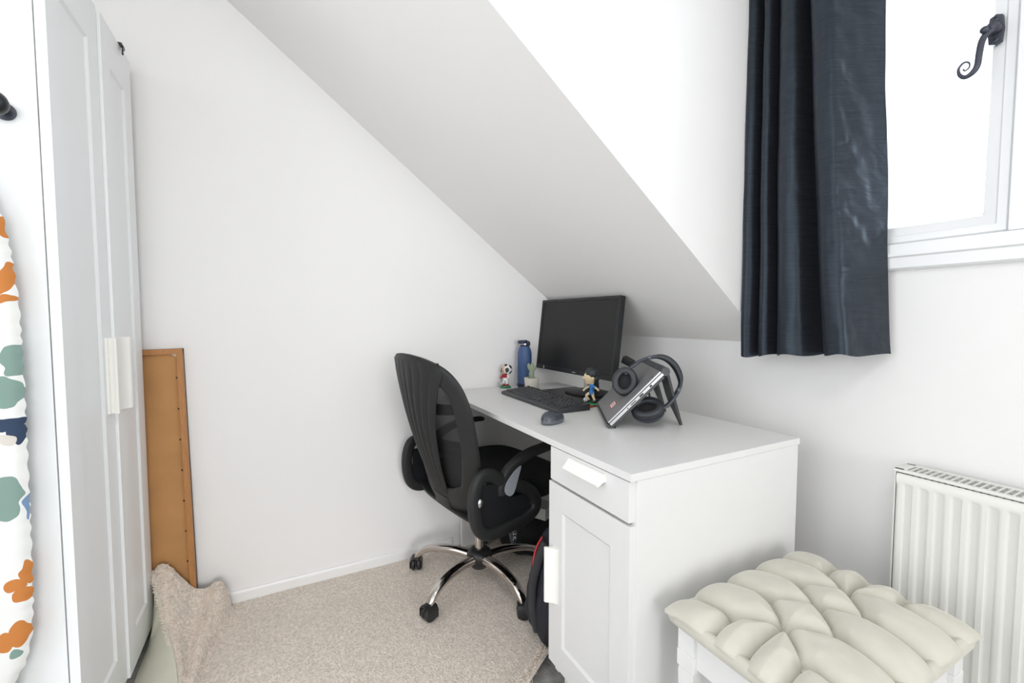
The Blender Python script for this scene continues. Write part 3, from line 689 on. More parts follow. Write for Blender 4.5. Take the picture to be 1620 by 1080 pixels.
# ------------------------------------------------------------------ desk
def build_desk():
    O = Vector((0.605, -0.31, 0)); root = empty('desk', O, label='white desk with one drawer and a panelled cupboard door at its right end', cat='desk')
    zt = 0.740
    relocate(MB().box(0.004, 1.209, -0.620, -0.006, zt - 0.0175, zt, 0.0012), O).build('desktop', M['furn'], root)
    relocate(MB().box(0.0145, 0.0325, -0.545, -0.012, 0.0115, zt - 0.018, 0.001), O).build('left_panel', M['furn'], root)
    relocate(MB().box(1.189, 1.207, -0.600, -0.010, 0.0, zt - 0.018, 0.001), O).build('right_panel', M['furn'], root)
    relocate(MB().box(0.891, 0.909, -0.598, -0.012, 0.075, zt - 0.018, 0.001), O).build('cupboard_side', M['furn'], root)
    b = MB(); b.box(0.909, 1.189, -0.598, -0.03, 0.100, 0.118, 0.001); b.box(0.0325, 0.891, -0.030, -0.014, 0.30, zt - 0.018, 0.001); b.box(0.909, 1.189, -0.03, -0.014, 0.1, zt - .018)
    b.box(0.909, 1.189, -0.598, -0.58, 0.715, 0.7215); b.box(0.909, 1.189, -0.596, -0.03, 0.612, 0.620)
    relocate(b, O).build('inner_shelves', M['furn'], root)
    relocate(MB().box(0.905, 0.935, -0.575, -0.535, 0.0, 0.100, 0.001), O).build('foot', M['furn'], root)
    d = MB(); d.box(0.892, 1.200, -0.617, -0.599, 0.629, 0.7195, 0.0012); d = relocate(d, O).build('drawer', M['furn'], root)
    h = MB()   # lip handle: overhanging curved strip
    zc, y0 = 0.700, -0.617
    prof = [(0.0, 0.012), (0.004, 0.013), (0.008, 0.011), (0.013, 0.003), (0.022, -0.006), (0.026, -0.010), (0.024, -0.014), (0.019, -0.013), (0.011, -0.008), (0.006, -0.006), (0.0, -0.006)]
    h.prism(prof, lambda a, c, x: (x, y0 - a, zc + c), 0.985, 1.123)
    relocate(h, O).build('drawer_handle', M['handle'], d, smooth=30)
    b = MB(); shaker_door(b, 0.885, 1.204, -0.617, -0.599, 0.108, 0.622, 0.064, 0.070, 0.070)
    d = relocate(b, O).build('cupboard_door', M['furn'], root, smooth=30)
    h = MB(); x0 = 0.903
    prof = [(0.028, 0.0), (0.028, 0.004), (0.022, 0.006), (0.016, 0.010), (0.010, 0.018), (0.004, 0.026), (-0.002, 0.026), (-0.002, 0.021), (0.002, 0.016), (0.006, 0.008), (0.006, 0.0)]
    h.prism(prof, lambda a, c, z: (x0 + a, y0 - c, z), 0.292, 0.445)
    relocate(h, O).build('door_handle', M['handle'], d, smooth=30)
build_desk()

# ------------------------------------------------------------------ monitor
def build_monitor():
    O = Vector((0.40, -0.10, 0.7415)); root = empty('monitor', O, label='black widescreen computer monitor on the desk under the sloping ceiling', cat='monitor')
    W, H = 0.575, 0.338; tilt = math.radians(6.5); zb = 0.082; yb = -0.030   # bottom edge height/offset (local)
    T = Matrix.Translation((-0.112, yb, zb)) @ Matrix.Rotation(-tilt, 4, 'X')
    # local slab: x -W/2..W/2, y 0 front .. 0.03 back, z 0..H
    sl = 0.013
    b = MB(); b.box(-W / 2, W / 2, 0.006, 0.028, 0, H, 0.004, 2, T); b.box(-W / 2 + .08, W / 2 - .08, 0.028, 0.052, 0.05, H - 0.06, 0.012, 3, T)
    b.build('housing', M['plastic_gloss'], root)
    b = MB(); b.box(-W / 2, -W / 2 + sl, 0, 0.008, 0, H, 0.0015, 2, T); b.box(W / 2 - sl, W / 2, 0, 0.008, 0, H, 0.0015, 2, T)
    b.box(-W / 2 + .004, W / 2 - .004, 0.0001, 0.008, H - sl, H, 0.0015, 2, T); b.box(-W / 2 + .004, W / 2 - .004, 0.0001, 0.008, 0, 0.020, 0.0015, 2, T)
    b.build('bezel', M['plastic_gloss'], root)
    MB().box(-W / 2 + .010, W / 2 - .010, 0.003, 0.007, 0.016, H - .010, 0, 1, T).build('screen', M['screen'], root, smooth=0)
    MB().box(-W / 2 + .068, -W / 2 + .076, -0.0004, 0.001, 0.004, 0.016, 0, 1, T).build('badge', M['logo'], root, smooth=0)
    MB().box(0.02, 0.045, -0.0004, 0.001, 0.007, 0.011, 0, 1, T).build('model_mark', M['greyp'], root, smooth=0)
    # stand
    b = MB(); b.sweep(spline([(-0.04, 0.050, 0.006), (-0.04, 0.046, 0.06), (-0.05, 0.040, 0.12), (-0.06, 0.042, 0.20)], 5), lambda i, t: srect(0.034 - 0.004 * t, 0.010, 16), up=(0, 1, 0)); b.build('stand_neck', M['plastic_gloss'], root)
    b = MB(); b.lathe([(0.0001, 0.0), (0.115, 0.0), (0.118, 0.003), (0.112, 0.007), (0.05, 0.014), (0.0001, 0.015)], 48, None, None, 1.0, 0.78, (-0.035, 0.015, 0.0028)); b.build('stand_foot', M['plastic_gloss'], root, smooth=50)
build_monitor()
o = MB().box(-0.18, 0.18, -0.15, 0.15, 0, 0.0035, 0.001).build('desk_mat', M['plastic_gloss']); o.location = (0.372, -0.175, 0.7405)
tag(o, 'thin glossy black mat on the desk beneath the monitor', 'mat')

# cables behind the monitor
root = empty('cable_bundle', (0.56, -0.04, 0.745), label='tangle of black cables and a chunky black adapter behind the right edge of the monitor', cat='cable')
b = MB()
def cable(pts, r=0.0028):
    b.sweep(spline(pts, 8), lambda i, t: circ(r, 8), up=(0.2, 1, 0.1))
cable([(-0.03, -0.01, 0.11), (0.0, -0.03, 0.05), (0.045, -0.06, 0.02), (0.10, -0.06, 0.006), (0.17, -0.03, 0.003), (0.22, -0.06, 0.003)])
cable([(-0.05, 0.0, 0.12), (-0.05, -0.03, 0.06), (-0.01, -0.05, 0.025), (0.05, -0.04, 0.03), (0.08, -0.02, 0.07), (0.06, -0.01, 0.12), (0.045, -0.01, 0.145)])
cable([(0.075, -0.02, 0.135), (0.12, -0.03, 0.125), (0.16, -0.05, 0.09), (0.18, -0.05, 0.03), (0.20, -0.02, 0.003)], 0.0035)
cable([(-0.06, -0.005, 0.08), (-0.02, -0.04, 0.05), (0.03, -0.07, 0.035), (0.07, -0.09, 0.003), (0.02, -0.10, 0.003)], 0.0022)
b.build('cable', M['rubber'], root, smooth=60)
b = MB(); T = Matrix.Translation((0.030, -0.015, 0.152)) @ Matrix.Rotation(math.radians(24), 4, 'Y') @ Matrix.Rotation(0.3, 4, 'Z')
b.box(-0.030, 0.014, -0.013, 0.013, -0.014, 0.014, 0.003, 2, T); b.box(0.012, 0.036, -0.010, 0.010, -0.009, 0.012, 0.003, 2, T); b.box(0.034, 0.052, -0.006, 0.006, -0.006, 0.006, 0.002, 2, T)
b.build('adapter_plug', M['rubber'], root)

# ------------------------------------------------------------------ keyboard, mouse
def build_keyboard():
    root = empty('keyboard', (0.418, -0.355, 0.7405), math.radians(-1.5), 'full-size black computer keyboard lying in front of the monitor', 'keyboard')
    b = MB(); W, D = 0.455, 0.140
    def zt(y): return 0.013 + 0.012 * (y + D / 2) / D
    pr = [(-D / 2, 0.001), (-D / 2, zt(-D / 2) - 0.003), (-D / 2 + 0.004, zt(-D / 2)), (D / 2 - 0.004, zt(D / 2)), (D / 2, zt(D / 2) - 0.003), (D / 2, 0.001)]
    b.prism(pr, lambda a, c, x: (x, a, c), -W / 2, W / 2); o = b.build('keyboard_body', M['keyb'], root, smooth=30)
    bv = o.modifiers.new('bevel', 'BEVEL'); bv.width = 0.002; bv.segments = 2; bv.limit_method = 'ANGLE'
    rows = [(0.054, [('k', 13, 1)]), (0.030, [('k', 13, 1)]), (0.011, [('k', 13, 1)]), (-0.008, [('k', 13, 1)]), (-0.027, [('k', 12, 1)]), (-0.046, [('s', 0, 0)])]
    p = 0.0187; nk = [0]; rest = MB(); rest.mi(M['key']); rest.mi(M['legend'])
    def key(cx, cy, w, d=0.0165):
        z = zt(cy); h = 0.0048; nk[0] += 1
        keys = rest if nk[0] <= NREST else MB(); leg = keys
        vs = [(cx - w / 2, cy - d / 2, z - 0.001), (cx + w / 2, cy - d / 2, z - 0.001), (cx + w / 2, cy + d / 2, z - 0.001), (cx - w / 2, cy + d / 2, z - 0.001)]
        i = 0.0022; vs += [(cx - w / 2 + i, cy - d / 2 + i, z + h), (cx + w / 2 - i, cy - d / 2 + i, z + h), (cx + w / 2 - i, cy + d / 2 - i * .6, z + h + .001), (cx - w / 2 + i, cy + d / 2 - i * .6, z + h + .001)]
        keys.add(vs, [[0, 1, 5, 4], [1, 2, 6, 5], [2, 3, 7, 6], [3, 0, 4, 7], [4, 5, 6, 7]], M['key'])
        if w < 0.03:
            q = z + h + 0.0009; leg.add([(cx - 0.0042, cy + 0.001, q), (cx - 0.0005, cy + 0.001, q), (cx - 0.0005, cy + 0.0048, q + .0004), (cx - 0.0042, cy + 0.0048, q + .0004)], [[0, 1, 2, 3]], M['legend'])
        if keys is not rest: keys.build('key', M['key'], root, smooth=0, fixn=False)
    xL = -W / 2 + 0.014; NREST = 6
    for r, cy in enumerate((0.053, 0.029, 0.0103, -0.0084, -0.0271, -0.0458)):
        if r == 0:
            x = xL
            for k in range(13):
                key(x + 0.008, cy, 0.0145, 0.012); x += 0.0195 + (0.010 if k in (0, 4, 8) else 0)
        elif r < 5:
            off = [0, 0, 0.009, 0.013, 0.004][r]
            first = 0.0165 + off * 1.4; key(xL + first / 2, cy, first); x = xL + first + 0.0022
            for k in range(12 if r != 4 else 11): key(x + 0.00825, cy, 0.0165); x += p
            last = (xL + 0.282) - x; key(x + last / 2 - 0.001, cy, last)
        else:
            x = xL
            for wk in (0.022, 0.020, 0.020, 0.115, 0.020, 0.020, 0.020, 0.026): key(x + wk / 2, cy, wk); x += wk + 0.0024
        xn = xL + 0.295
        if r in (0, 1, 2, 5):
            for k in range(3): key(xn + 0.008 + k * p, cy, 0.0165 if r else 0.0145, 0.0165 if r else 0.012)
        if r == 4: key(xn + 0.008 + p, cy, 0.0165)
        xm = xL + 0.358
        if r > 0:
            for k in range(4):
                if r == 5 and k == 0: key(xm + 0.0175, cy, 0.035); continue
                if r == 5 and k == 1: continue
                key(xm + 0.008 + k * p, cy, 0.0165)
    tag(rest.build('more_keys', M['key'], root, smooth=0, fixn=False), kind='stuff')
build_keyboard()
def build_mouse():
    root = empty('computer_mouse', (0.740, -0.512, 0.7405), math.radians(22), 'dark slate computer mouse on the desk in front of the keyboard', 'computer mouse')
    # local +y = front (buttons)
    def hull(zc, sc_, top):
        def fn(u, v):
            a = 2 * PI * u; ph = PI / 2 * v
            x = 0.030 * sc_ * math.cos(a) * (1 - 0.12 * math.sin(a) ** 2) ; y = 0.050 * sc_ * math.sin(a)
            z = zc + top * math.sin(ph) * (1 - 0.22 * (y * math.cos(ph) / 0.05)); k = math.cos(ph) ** 0.62
            waist = 1 - 0.10 * math.exp(-(y / 0.018) ** 2)
            return (x * k * waist, y * k, z)
        return fn
    b = MB(); b.grid(48, 14, hull(0.012, 1.0, 0.024)); bmesh.ops.remove_doubles(b.bm, verts=b.bm.verts[:], dist=0.0002); b.build('top_shell', M['mouse'], root, smooth=70)
    def f(u, v):
        a = 2 * PI * u; w = (0.92, 0.99, 1.01, 1.0)[min(int(v * 3 + .01), 3)]; z = (0.0, 0.003, 0.008, 0.0125)[min(int(v * 3 + .01), 3)]
        x = 0.030 * w * math.cos(a) * (1 - 0.12 * math.sin(a) ** 2); y = 0.050 * w * math.sin(a); waist = 1 - 0.10 * math.exp(-(y / 0.018) ** 2)
        return (x * waist, y, z)
    b = MB(); b.grid(48, 3, f); bmesh.ops.remove_doubles(b.bm, verts=b.bm.verts[:], dist=0.0002); b.bm.faces.new([v for v in sorted([v for v in b.bm.verts if v.co.z < 1e-5], key=lambda q: math.atan2(q.co.y, q.co.x))])
    b.build('side_band', M['mouse2'], root, smooth=70)
    MB().lathe([(0.0001, -0.0028), (0.009, -0.0028), (0.0095, 0), (0.009, 0.0028), (0.0001, 0.0028)], 24, Matrix.Translation((0, 0.028, 0.0235)) @ Matrix.Rotation(PI / 2, 4, 'Y')).build('scroll_wheel', M['rubber'], root)
build_mouse()

# ------------------------------------------------------------------ bottle and cactus
def build_bottle():
    root = empty('drink_bottle', (0.062, -0.230, 0.7405), label='tall matt blue metal drink bottle with a navy cap on the desk corner', cat='bottle')
    R_ = 0.0335
    MB().lathe([(0.0001, 0.010), (R_ * .9, 0.010), (R_, 0.016), (R_, 0.150), (R_ * .985, 0.163), (R_ * .90, 0.177), (R_ * .74, 0.190), (R_ * .62, 0.197), (0.0001, 0.197)], 40).build('bottle_body', M['bottle'], root, smooth=50)
    MB().lathe([(0.0001, 0.0), (R_ * .96, 0.0), (R_ * 1.04, 0.003), (R_ * 1.05, 0.014), (R_ * 1.03, 0.018), (0.0001, 0.018)], 40).build('base_sleeve', M['navyrub'], root, smooth=40)
    MB().lathe([(0.0001, 0.192), (0.0225, 0.192), (0.0215, 0.199), (0.019, 0.203), (0.0001, 0.203)], 32).build('neck_collar', M['navyrub'], root)
    MB().lathe([(0.0001, 0.203), (0.0165, 0.203), (0.0165, 0.211), (0.0001, 0.211)], 32).build('steel_neck', M['steel'], root)
    b = MB(); b.lathe([(0.0001, 0.209), (0.021, 0.209), (0.0235, 0.212), (0.0235, 0.220), (0.021, 0.224), (0.0001, 0.225)], 32, Matrix.Rotation(math.radians(3), 4, 'X'))
    b.sweep(spline([(0.0, 0.018, 0.218), (0.0, 0.0245, 0.212), (0.0, 0.0245, 0.198)], 4), lambda i, t: srect(0.007, 0.0028, 10), up=(0, 1, 0)); b.build('cap', M['navyrub'], root)
build_bottle()
def build_cactus():
    root = empty('potted_cactus', (0.170, -0.255, 0.7405), label='little grey-green cactus in a cream square-round pot beside the blue bottle', cat='potted plant')
    b = MB(); prof = [(0.0230, 0.0), (0.0250, 0.002), (0.0275, 0.020), (0.0300, 0.056), (0.0300, 0.0585), (0.0275, 0.0585), (0.0265, 0.050), (0.0001, 0.050)]
    vs = []; fs = []; seg = 40; n = len(prof)
    for k in range(seg):
        a = 2 * PI * k / seg; c, s = math.cos(a), math.sin(a); q = (abs(c) ** 3.2 + abs(s) ** 3.2) ** (-1 / 3.2)
        for r, z in prof: vs.append((r * q * c, r * q * s, z))
    for k in range(seg):
        for i in range(n - 1): fs.append([k * n + i, ((k + 1) % seg) * n + i, ((k + 1) % seg) * n + i + 1, k * n + i + 1])
    fs.append([k * n for k in range(seg)]); b.add(vs, fs, None); b.build('plant_pot', M['pot'], root, smooth=40)
    MB().lathe([(0.0001, 0.049), (0.0285, 0.049), (0.0285, 0.053), (0.0001, 0.055)], 24).build('soil', M['soil'], root)
    b = MB(); rv = (0.467, 0.884)   # spread of the pads
    def pad(cx, cz, rx, rz, tilt=0, d=0):
        Tm = Matrix.Translation((rv[0] * cx, rv[1] * cx, cz)) @ Matrix.Rotation(math.atan2(rv[1], rv[0]), 4, 'Z') @ Matrix.Rotation(tilt, 4, 'Y')
        def fn(dv):
            lump = 1 + 0.05 * noise.noise(dv * 9); return dv * lump
        b.sphere((0, 0, 0), (rx, rx * 0.62, rz), 20, 16, Tm, None, fn)
    pad(0.0, 0.070, 0.0125, 0.024); pad(0.001, 0.088, 0.0115, 0.018); pad(-0.010, 0.106, 0.0085, 0.0185, math.radians(-14)); pad(0.003, 0.108, 0.0075, 0.020); pad(0.0125, 0.100, 0.0085, 0.0125, math.radians(32))
    b.build('cactus_stem', M['cactus'], root, smooth=80)
build_cactus()

# ------------------------------------------------------------------ footballer figurines
def icosa_ball(c, r, parent, name, dark=M['ballb']):
    b = bmesh.new(); bmesh.ops.create_icosphere(b, subdivisions=4, radius=1.0)
    g = (1 + 5 ** .5) / 2; ax = [Vector(v).normalized() for v in ((0, 1, g), (0, 1, -g), (0, -1, g), (0, -1, -g), (1, g, 0), (1, -g, 0), (-1, g, 0), (-1, -g, 0), (g, 0, 1), (g, 0, -1), (-g, 0, 1), (-g, 0, -1))]
    mb = MB(); mb.mi(M['ballw']); mb.mi(dark); vmap = {}
    for v in b.verts: vmap[v] = mb.bm.verts.new(Vector(c) + v.co * r)
    for f in b.faces:
        fc = mb.bm.faces.new([vmap[v] for v in f.verts]); m_ = f.calc_center_median().normalized(); fc.material_index = 1 if max(m_.dot(a) for a in ax) > 0.925 else 0
    b.free(); return mb.build(name, M['ballw'], parent, smooth=80)
def limb(parent, name, pts, rad, m, up=(1, 0, 0.1)):
    b = MB(); P = spline(pts, 5); n = len(P) - 1; b.sweep(P, lambda i, t: circ(interp(rad, t), 10), up=up); return b.build(name, m, parent, smooth=70)
def figurine_blue():
    rz = math.radians(-28)
    root = empty('footballer_figurine', (0.584, -0.236, 0.7445), rz, 'small black-haired footballer figurine in blue shirt beside the closed laptop', 'figurine', 'footballer figurines on the desk')
    # local: faces -Y
    b = MB(); b.lathe([(0.0001, 0), (0.024, 0), (0.026, 0.003), (0.022, 0.008), (0.0001, 0.010)], 24, None, None, 1.0, 1.15); b.build('grass_base', M['green'], root)
    b = MB(); b.box(-0.026, 0.030, -0.048, -0.016, -0.0035, 0.004, 0.003, 2, Matrix.Rotation(0.5, 4, 'Z')); b.box(-0.002, 0.038, 0.006, 0.036, -0.0035, 0.003, 0.003, 2, Matrix.Rotation(0.25, 4, 'Z')); b.build('red_plinth', M['orange'], root)
    for sx, fy, kn in ((-1, -0.012, -0.018), (1, 0.006, 0.004)):
        limb(root, 'leg', [(sx * 0.006, 0.002, 0.047), (sx * 0.007, kn, 0.034), (sx * 0.008, fy + 0.004, 0.018)], [(0, .0062), (.5, .0052), (1, .0044)], M['skin2'])
        limb(root, 'boot', [(sx * 0.008, fy + 0.008, 0.0135), (sx * 0.008, fy - 0.002, 0.013), (sx * 0.008, fy - 0.010, 0.012)], [(0, .0048), (.5, .0052), (1, .003)], M['ballb'])
    icosa_ball((-0.004, -0.022, 0.0185), 0.0088, root, 'football', M['greyp'])
    b = MB(); b.lathe([(0.0001, 0.040), (0.0125, 0.041), (0.0125, 0.050), (0.0105, 0.056), (0.0001, 0.057)], 18, None, None, 1, .8); b.build('shorts', M['shirt_b'], root)
    b = MB(); b.lathe([(0.0001, 0.050), (0.0105, 0.052), (0.0115, 0.062), (0.0125, 0.072), (0.0100, 0.079), (0.0001, 0.081)], 20, None, None, 1.0, .75); b.build('shirt', M['shirt_b'], root)
    MB().lathe([(0.0060, 0.0775), (0.0085, 0.0765), (0.0085, 0.0805), (0.0060, 0.0825)], 18).build('collar', M['white'], root)
    limb(root, 'sleeve', [(-0.010, 0, 0.074), (-0.017, -0.003, 0.068)], [(0, .0055), (1, .0060)], M['shirt_b']); limb(root, 'sleeve', [(0.010, 0, 0.074), (0.016, 0.010, 0.068)], [(0, .0055), (1, .0060)], M['shirt_b'])
    limb(root, 'arm', [(-0.015, -0.004, 0.069), (-0.018, -0.014, 0.062), (-0.016, -0.024, 0.056), (-0.015, -0.029, 0.050)], [(0, .0042), (.6, .0034), (1, .0040)], M['skin2']); limb(root, 'arm', [(0.015, 0.008, 0.069), (0.019, 0.018, 0.062), (0.018, 0.022, 0.056)], [(0, .0042), (1, .0036)], M['skin2'])
    # head, profile towards -Y
    def hd(d):
        r = 1.0
        jaw = 1 - 0.26 * max(0, -d.z) ** 1.2
        x, y, z = d.x * jaw * 0.82, d.y * (1 - 0.10 * max(0, -d.z)), d.z
        front = max(0, -d.y)
        nose = 0.34 * math.exp(-((d.x / 0.16) ** 2 + ((d.z + 0.12) / 0.15) ** 2)) * front
        chin = 0.20 * math.exp(-((d.x / 0.30) ** 2 + ((d.z + 0.80) / 0.20) ** 2))
        brow = 0.07 * math.exp(-((d.z - 0.18) / 0.09) ** 2) * front
        socket = -0.09 * math.exp(-(((abs(d.x) - 0.34) / 0.16) ** 2 + ((d.z - 0.03) / 0.10) ** 2)) * front
        lips = 0.09 * math.exp(-((d.x / 0.24) ** 2 + ((d.z + 0.46) / 0.06) ** 2)) * front
        return Vector((x, y - nose - chin - brow - socket - lips, z))
    hb = (0, -0.004, 0.106)
    MB().sphere(hb, (0.0245, 0.0240, 0.0305), 40, 36, None, None, hd).build('head', M['skin2'], root, smooth=80)
    def hr(d):
        lump = 1 + 0.07 * noise.noise(d * 5) + 0.03 * noise.noise(d * 14); return Vector((d.x * lump * .95, d.y * lump, d.z * lump))
    b = MB(); b.sphere((0, 0.002, 0.1190), (0.0255, 0.0262, 0.0235), 32, 24, Matrix.Translation((0, 0, 0)), None, hr)
    b.sphere((0, 0.014, 0.102), (0.0195, 0.0150, 0.0210), 24, 18, None, None, hr)
    for k in range(7): b.sphere(((k - 3) * 0.0058, -0.0215 + abs(k - 3) * 0.0016, 0.1200 - 0.002 * (k % 2)), (0.0042, 0.0050, 0.0062), 10, 8)
    b.build('hair', M['hair'], root, smooth=80)
    for sx in (-1, 1):
        MB().sphere((sx * 0.0195, 0.001, 0.101), (0.0035, 0.0050, 0.0065), 12, 10).build('ear', M['skin2'], root, smooth=80)
        MB().sphere((sx * 0.0072, -0.0245, 0.1068), (0.0026, 0.0014, 0.0016), 10, 8).build('eye', M['ballb'], root, smooth=80)
    MB().sphere((0, -0.0268, 0.0922), (0.0055, 0.0016, 0.0011), 12, 8).build('mouth', mat('dusty_pink_lips', (0.45, 0.20, 0.18), 0.5), root, smooth=80)
figurine_blue()
def figurine_red():
    rz = math.radians(35)
    root = empty('footballer_figurine', (0.046, -0.325, 0.7405), rz, 'tiny footballer figurine in red and white kit with a football for a head', 'figurine', 'footballer figurines on the desk')
    b = MB(); b.lathe([(0.0001, 0), (0.026, 0), (0.027, 0.004), (0.022, 0.010), (0.0001, 0.012)], 24, None, None, 1.0, 0.9); b.build('grass_base', M['green'], root)
    for sx in (-1, 1):
        limb(root, 'leg', [(sx * 0.007, 0, 0.040), (sx * 0.008, -0.004, 0.028), (sx * 0.009, -0.002, 0.018)], [(0, .0062), (1, .0052)], M['white'])
        limb(root, 'boot', [(sx * 0.009, 0.006, 0.014), (sx * 0.010, -0.004, 0.0135), (sx * 0.010, -0.012, 0.012)], [(0, .0060), (.5, .0066), (1, .0042)], M['shirt_r'])
    icosa_ball((-0.017, -0.014, 0.0195), 0.0095, root, 'football')
    MB().lathe([(0.0001, 0.034), (0.0135, 0.035), (0.0130, 0.045), (0.0110, 0.049), (0.0001, 0.050)], 18, None, None, 1, .8).build('shorts', M['white'], root)
    MB().lathe([(0.0001, 0.044), (0.0115, 0.046), (0.0130, 0.056), (0.0120, 0.064), (0.0001, 0.068)], 20, None, None, 1, .8).build('shirt', M['shirt_r'], root)
    limb(root, 'arm', [(-0.011, 0, 0.060), (-0.019, -0.004, 0.052), (-0.019, -0.010, 0.043)], [(0, .0062), (.6, .0048), (1, .0046)], M['shirt_r'])
    limb(root, 'arm', [(0.011, 0, 0.060), (0.018, -0.002, 0.053), (0.013, -0.009, 0.047)], [(0, .0062), (.6, .0048), (1, .0046)], M['white'])
    icosa_ball((0.003, 0.006, 0.087), 0.0265, root, 'ball_head')
    def fc(d):
        nose = 0.5 * math.exp(-((d.x / 0.3) ** 2 + ((d.z + 0.15) / 0.25) ** 2)) * max(0, -d.y); w_ = 1 - 0.28 * max(0, d.z)
        return Vector((d.x * w_, d.y - nose, d.z))
    MB().sphere((-0.002, -0.010, 0.088), (0.0105, 0.0125, 0.0235), 24, 20, None, None, fc).build('face', M['skin'], root, smooth=80)
    MB().sphere((0.012, -0.013, 0.079), (0.0062, 0.0058, 0.0058), 14, 10).build('cheek_patch', M['ballb'], root, smooth=80)
    MB().sphere((-0.016, -0.008, 0.079), (0.0050, 0.0050, 0.0055), 14, 10).build('cheek_patch', M['ballb'], root, smooth=80)
figurine_red()

# ------------------------------------------------------------------ closed laptop on a folding stand, headphones
LB = Vector((0.883, -0.411, 0.760)); LEX = Vector((-0.8346, 0.5508, 0)).normalized(); LEY = Vector((0.082, 0.125, 0.154)).normalized(); LN = LEX.cross(LEY).normalized()
if LN.z < 0: LN = -LN
def LT(o): 
    return Matrix(((LEX.x, LEY.x, LN.x, LB.x - o.x), (LEX.y, LEY.y, LN.y, LB.y - o.y), (LEX.z, LEY.z, LN.z, LB.z - o.z), (0, 0, 0, 1)))
def build_laptop():
    O = LB.copy(); root = empty('laptop', O, label='closed dark grey laptop propped steeply on a folding stand', cat='laptop'); T = LT(O)
    W, D = 0.312, 0.2155
    MB().box(0, W, 0, D, -0.0058, 0.0, 0.0012, 2, T).build('lid', M['laptop'], root)
    MB().box(0.0005, W - .0005, 0.001, D - .001, -0.0078, -0.0058, 0, 1, T).build('lid_gap', M['ballb'], root, smooth=0)
    MB().box(0, W, 0, D, -0.0165, -0.0078, 0.0012, 2, T).build('base_unit', M['silver'], root)
    MB().box(-0.0004, 0.0006, 0.001, D - 0.001, -0.0050, -0.0010, 0, 1, T).build('lid_edge', M['silver'], root, smooth=0)
    for a, c, h in ((0.070, 0.073, .0016), (0.085, 0.105, .0012), (0.120, 0.135, .0024), (0.162, 0.170, .0026)):
        MB().box(-0.0008, 0.0010, a, c, -0.0122 - h, -0.0122 + h, 0, 1, T).build('port', M['ballb'], root, smooth=0)
    MB().box(0.012, 0.020, D - 0.030, D - 0.024, -0.0002, 0.0004, 0, 1, T).build('hinge_mark', M['ballb'], root, smooth=0)
    TT = T @ Matrix.Translation((0.112, 0.044, 0)) @ Matrix.Rotation(0.05, 4, 'Z')
    st = MB(); st.box(-0.022, 0.022, -0.012, 0.012, 0.0, 0.0006, 0, 1, TT, M['red']); st.box(-0.019, 0.019, -0.0095, 0.0095, 0.0006, 0.0009, 0, 1, TT, M['white'])
    for k in range(3): st.box(-0.013, 0.013, -0.0060 + k * 0.0048, -0.0034 + k * 0.0048, 0.0009, 0.0011, 0, 1, TT, M['red'])
    st.build('sticker', M['white'], root, smooth=0)
build_laptop()
def build_stand():
    O = Vector((0.90, -0.30, 0.7405)); root = empty('laptop_stand', O, label='dark grey folding A-frame stand holding the closed laptop', cat='laptop stand'); T = LT(O); W = 0.298
    b = MB()
    b.box(0.004, 0.060, -0.004, 0.212, -0.0255, -0.0170, 0.002, 2, T); b.box(W - 0.056, W, -0.004, 0.212, -0.0255, -0.0170, 0.002, 2, T); b.box(0.05, W - .05, 0.0, 0.05, -0.0250, -0.0175, 0.001, 2, T); b.box(0.05, W - .05, 0.17, 0.212, -0.0250, -0.0175, 0.001, 2, T)
    b.box(0.004, W, -0.010, -0.003, -0.0255, -0.004, 0.002, 2, T)
    b.build('support_plate', M['stand'], root)
    # ribbed hinge barrel along the top edge
    def hb(i, t): return circ(0.0125 + (0.0012 if i % 4 in (1, 2) else 0), 18)
    P = [T @ Vector((0.004 + k * 0.0033, 0.226, -0.014)) for k in range(int((W - .004) / 0.0033))]
    b = MB(); b.sweep(P, hb, up=(0, 0, 1)); b.build('hinge_barrel', M['stand'], root, smooth=35)
    # rear leg plates
    hz = T @ Vector((0.004, 0.230, -0.016)); ft = Vector((0.955, -0.180, 0.7405)) - O
    up = (hz - ft); L = up.length; up.normalize(); ex = LEX; nn = ex.cross(up).normalized()
    TL = Matrix(((ex.x, up.x, nn.x, ft.x), (ex.y, up.y, nn.y, ft.y), (ex.z, up.z, nn.z, ft.z), (0, 0, 0, 1)))
    for a, c in ((0.0, 0.10), (0.198, 0.298)):
        b = MB(); b.prism([(a, 0.0), (a + 0.012, 0.0), (c - 0.010, L * 0.38), (c, L * 0.5), (c, L - 0.002), (a, L - 0.002)], lambda p, q, d: (p, q, d), -0.0035, 0.0035, T=TL)
        b.build('rear_leg', M['stand'], root)
    for x in (0.012, 0.286):
        b = MB(); b.lathe([(0.0001, 0), (0.006, 0), (0.006, 0.006), (0.0001, 0.008)], 14, Matrix.Translation((T @ Vector((x, 0.003, -0.0255))) * 1.0) @ Matrix.Translation((0, 0, -((T @ Vector((x, 0.003, -0.0255))).z))))
        b.build('rubber_foot', M['rubber'], root)
build_stand()
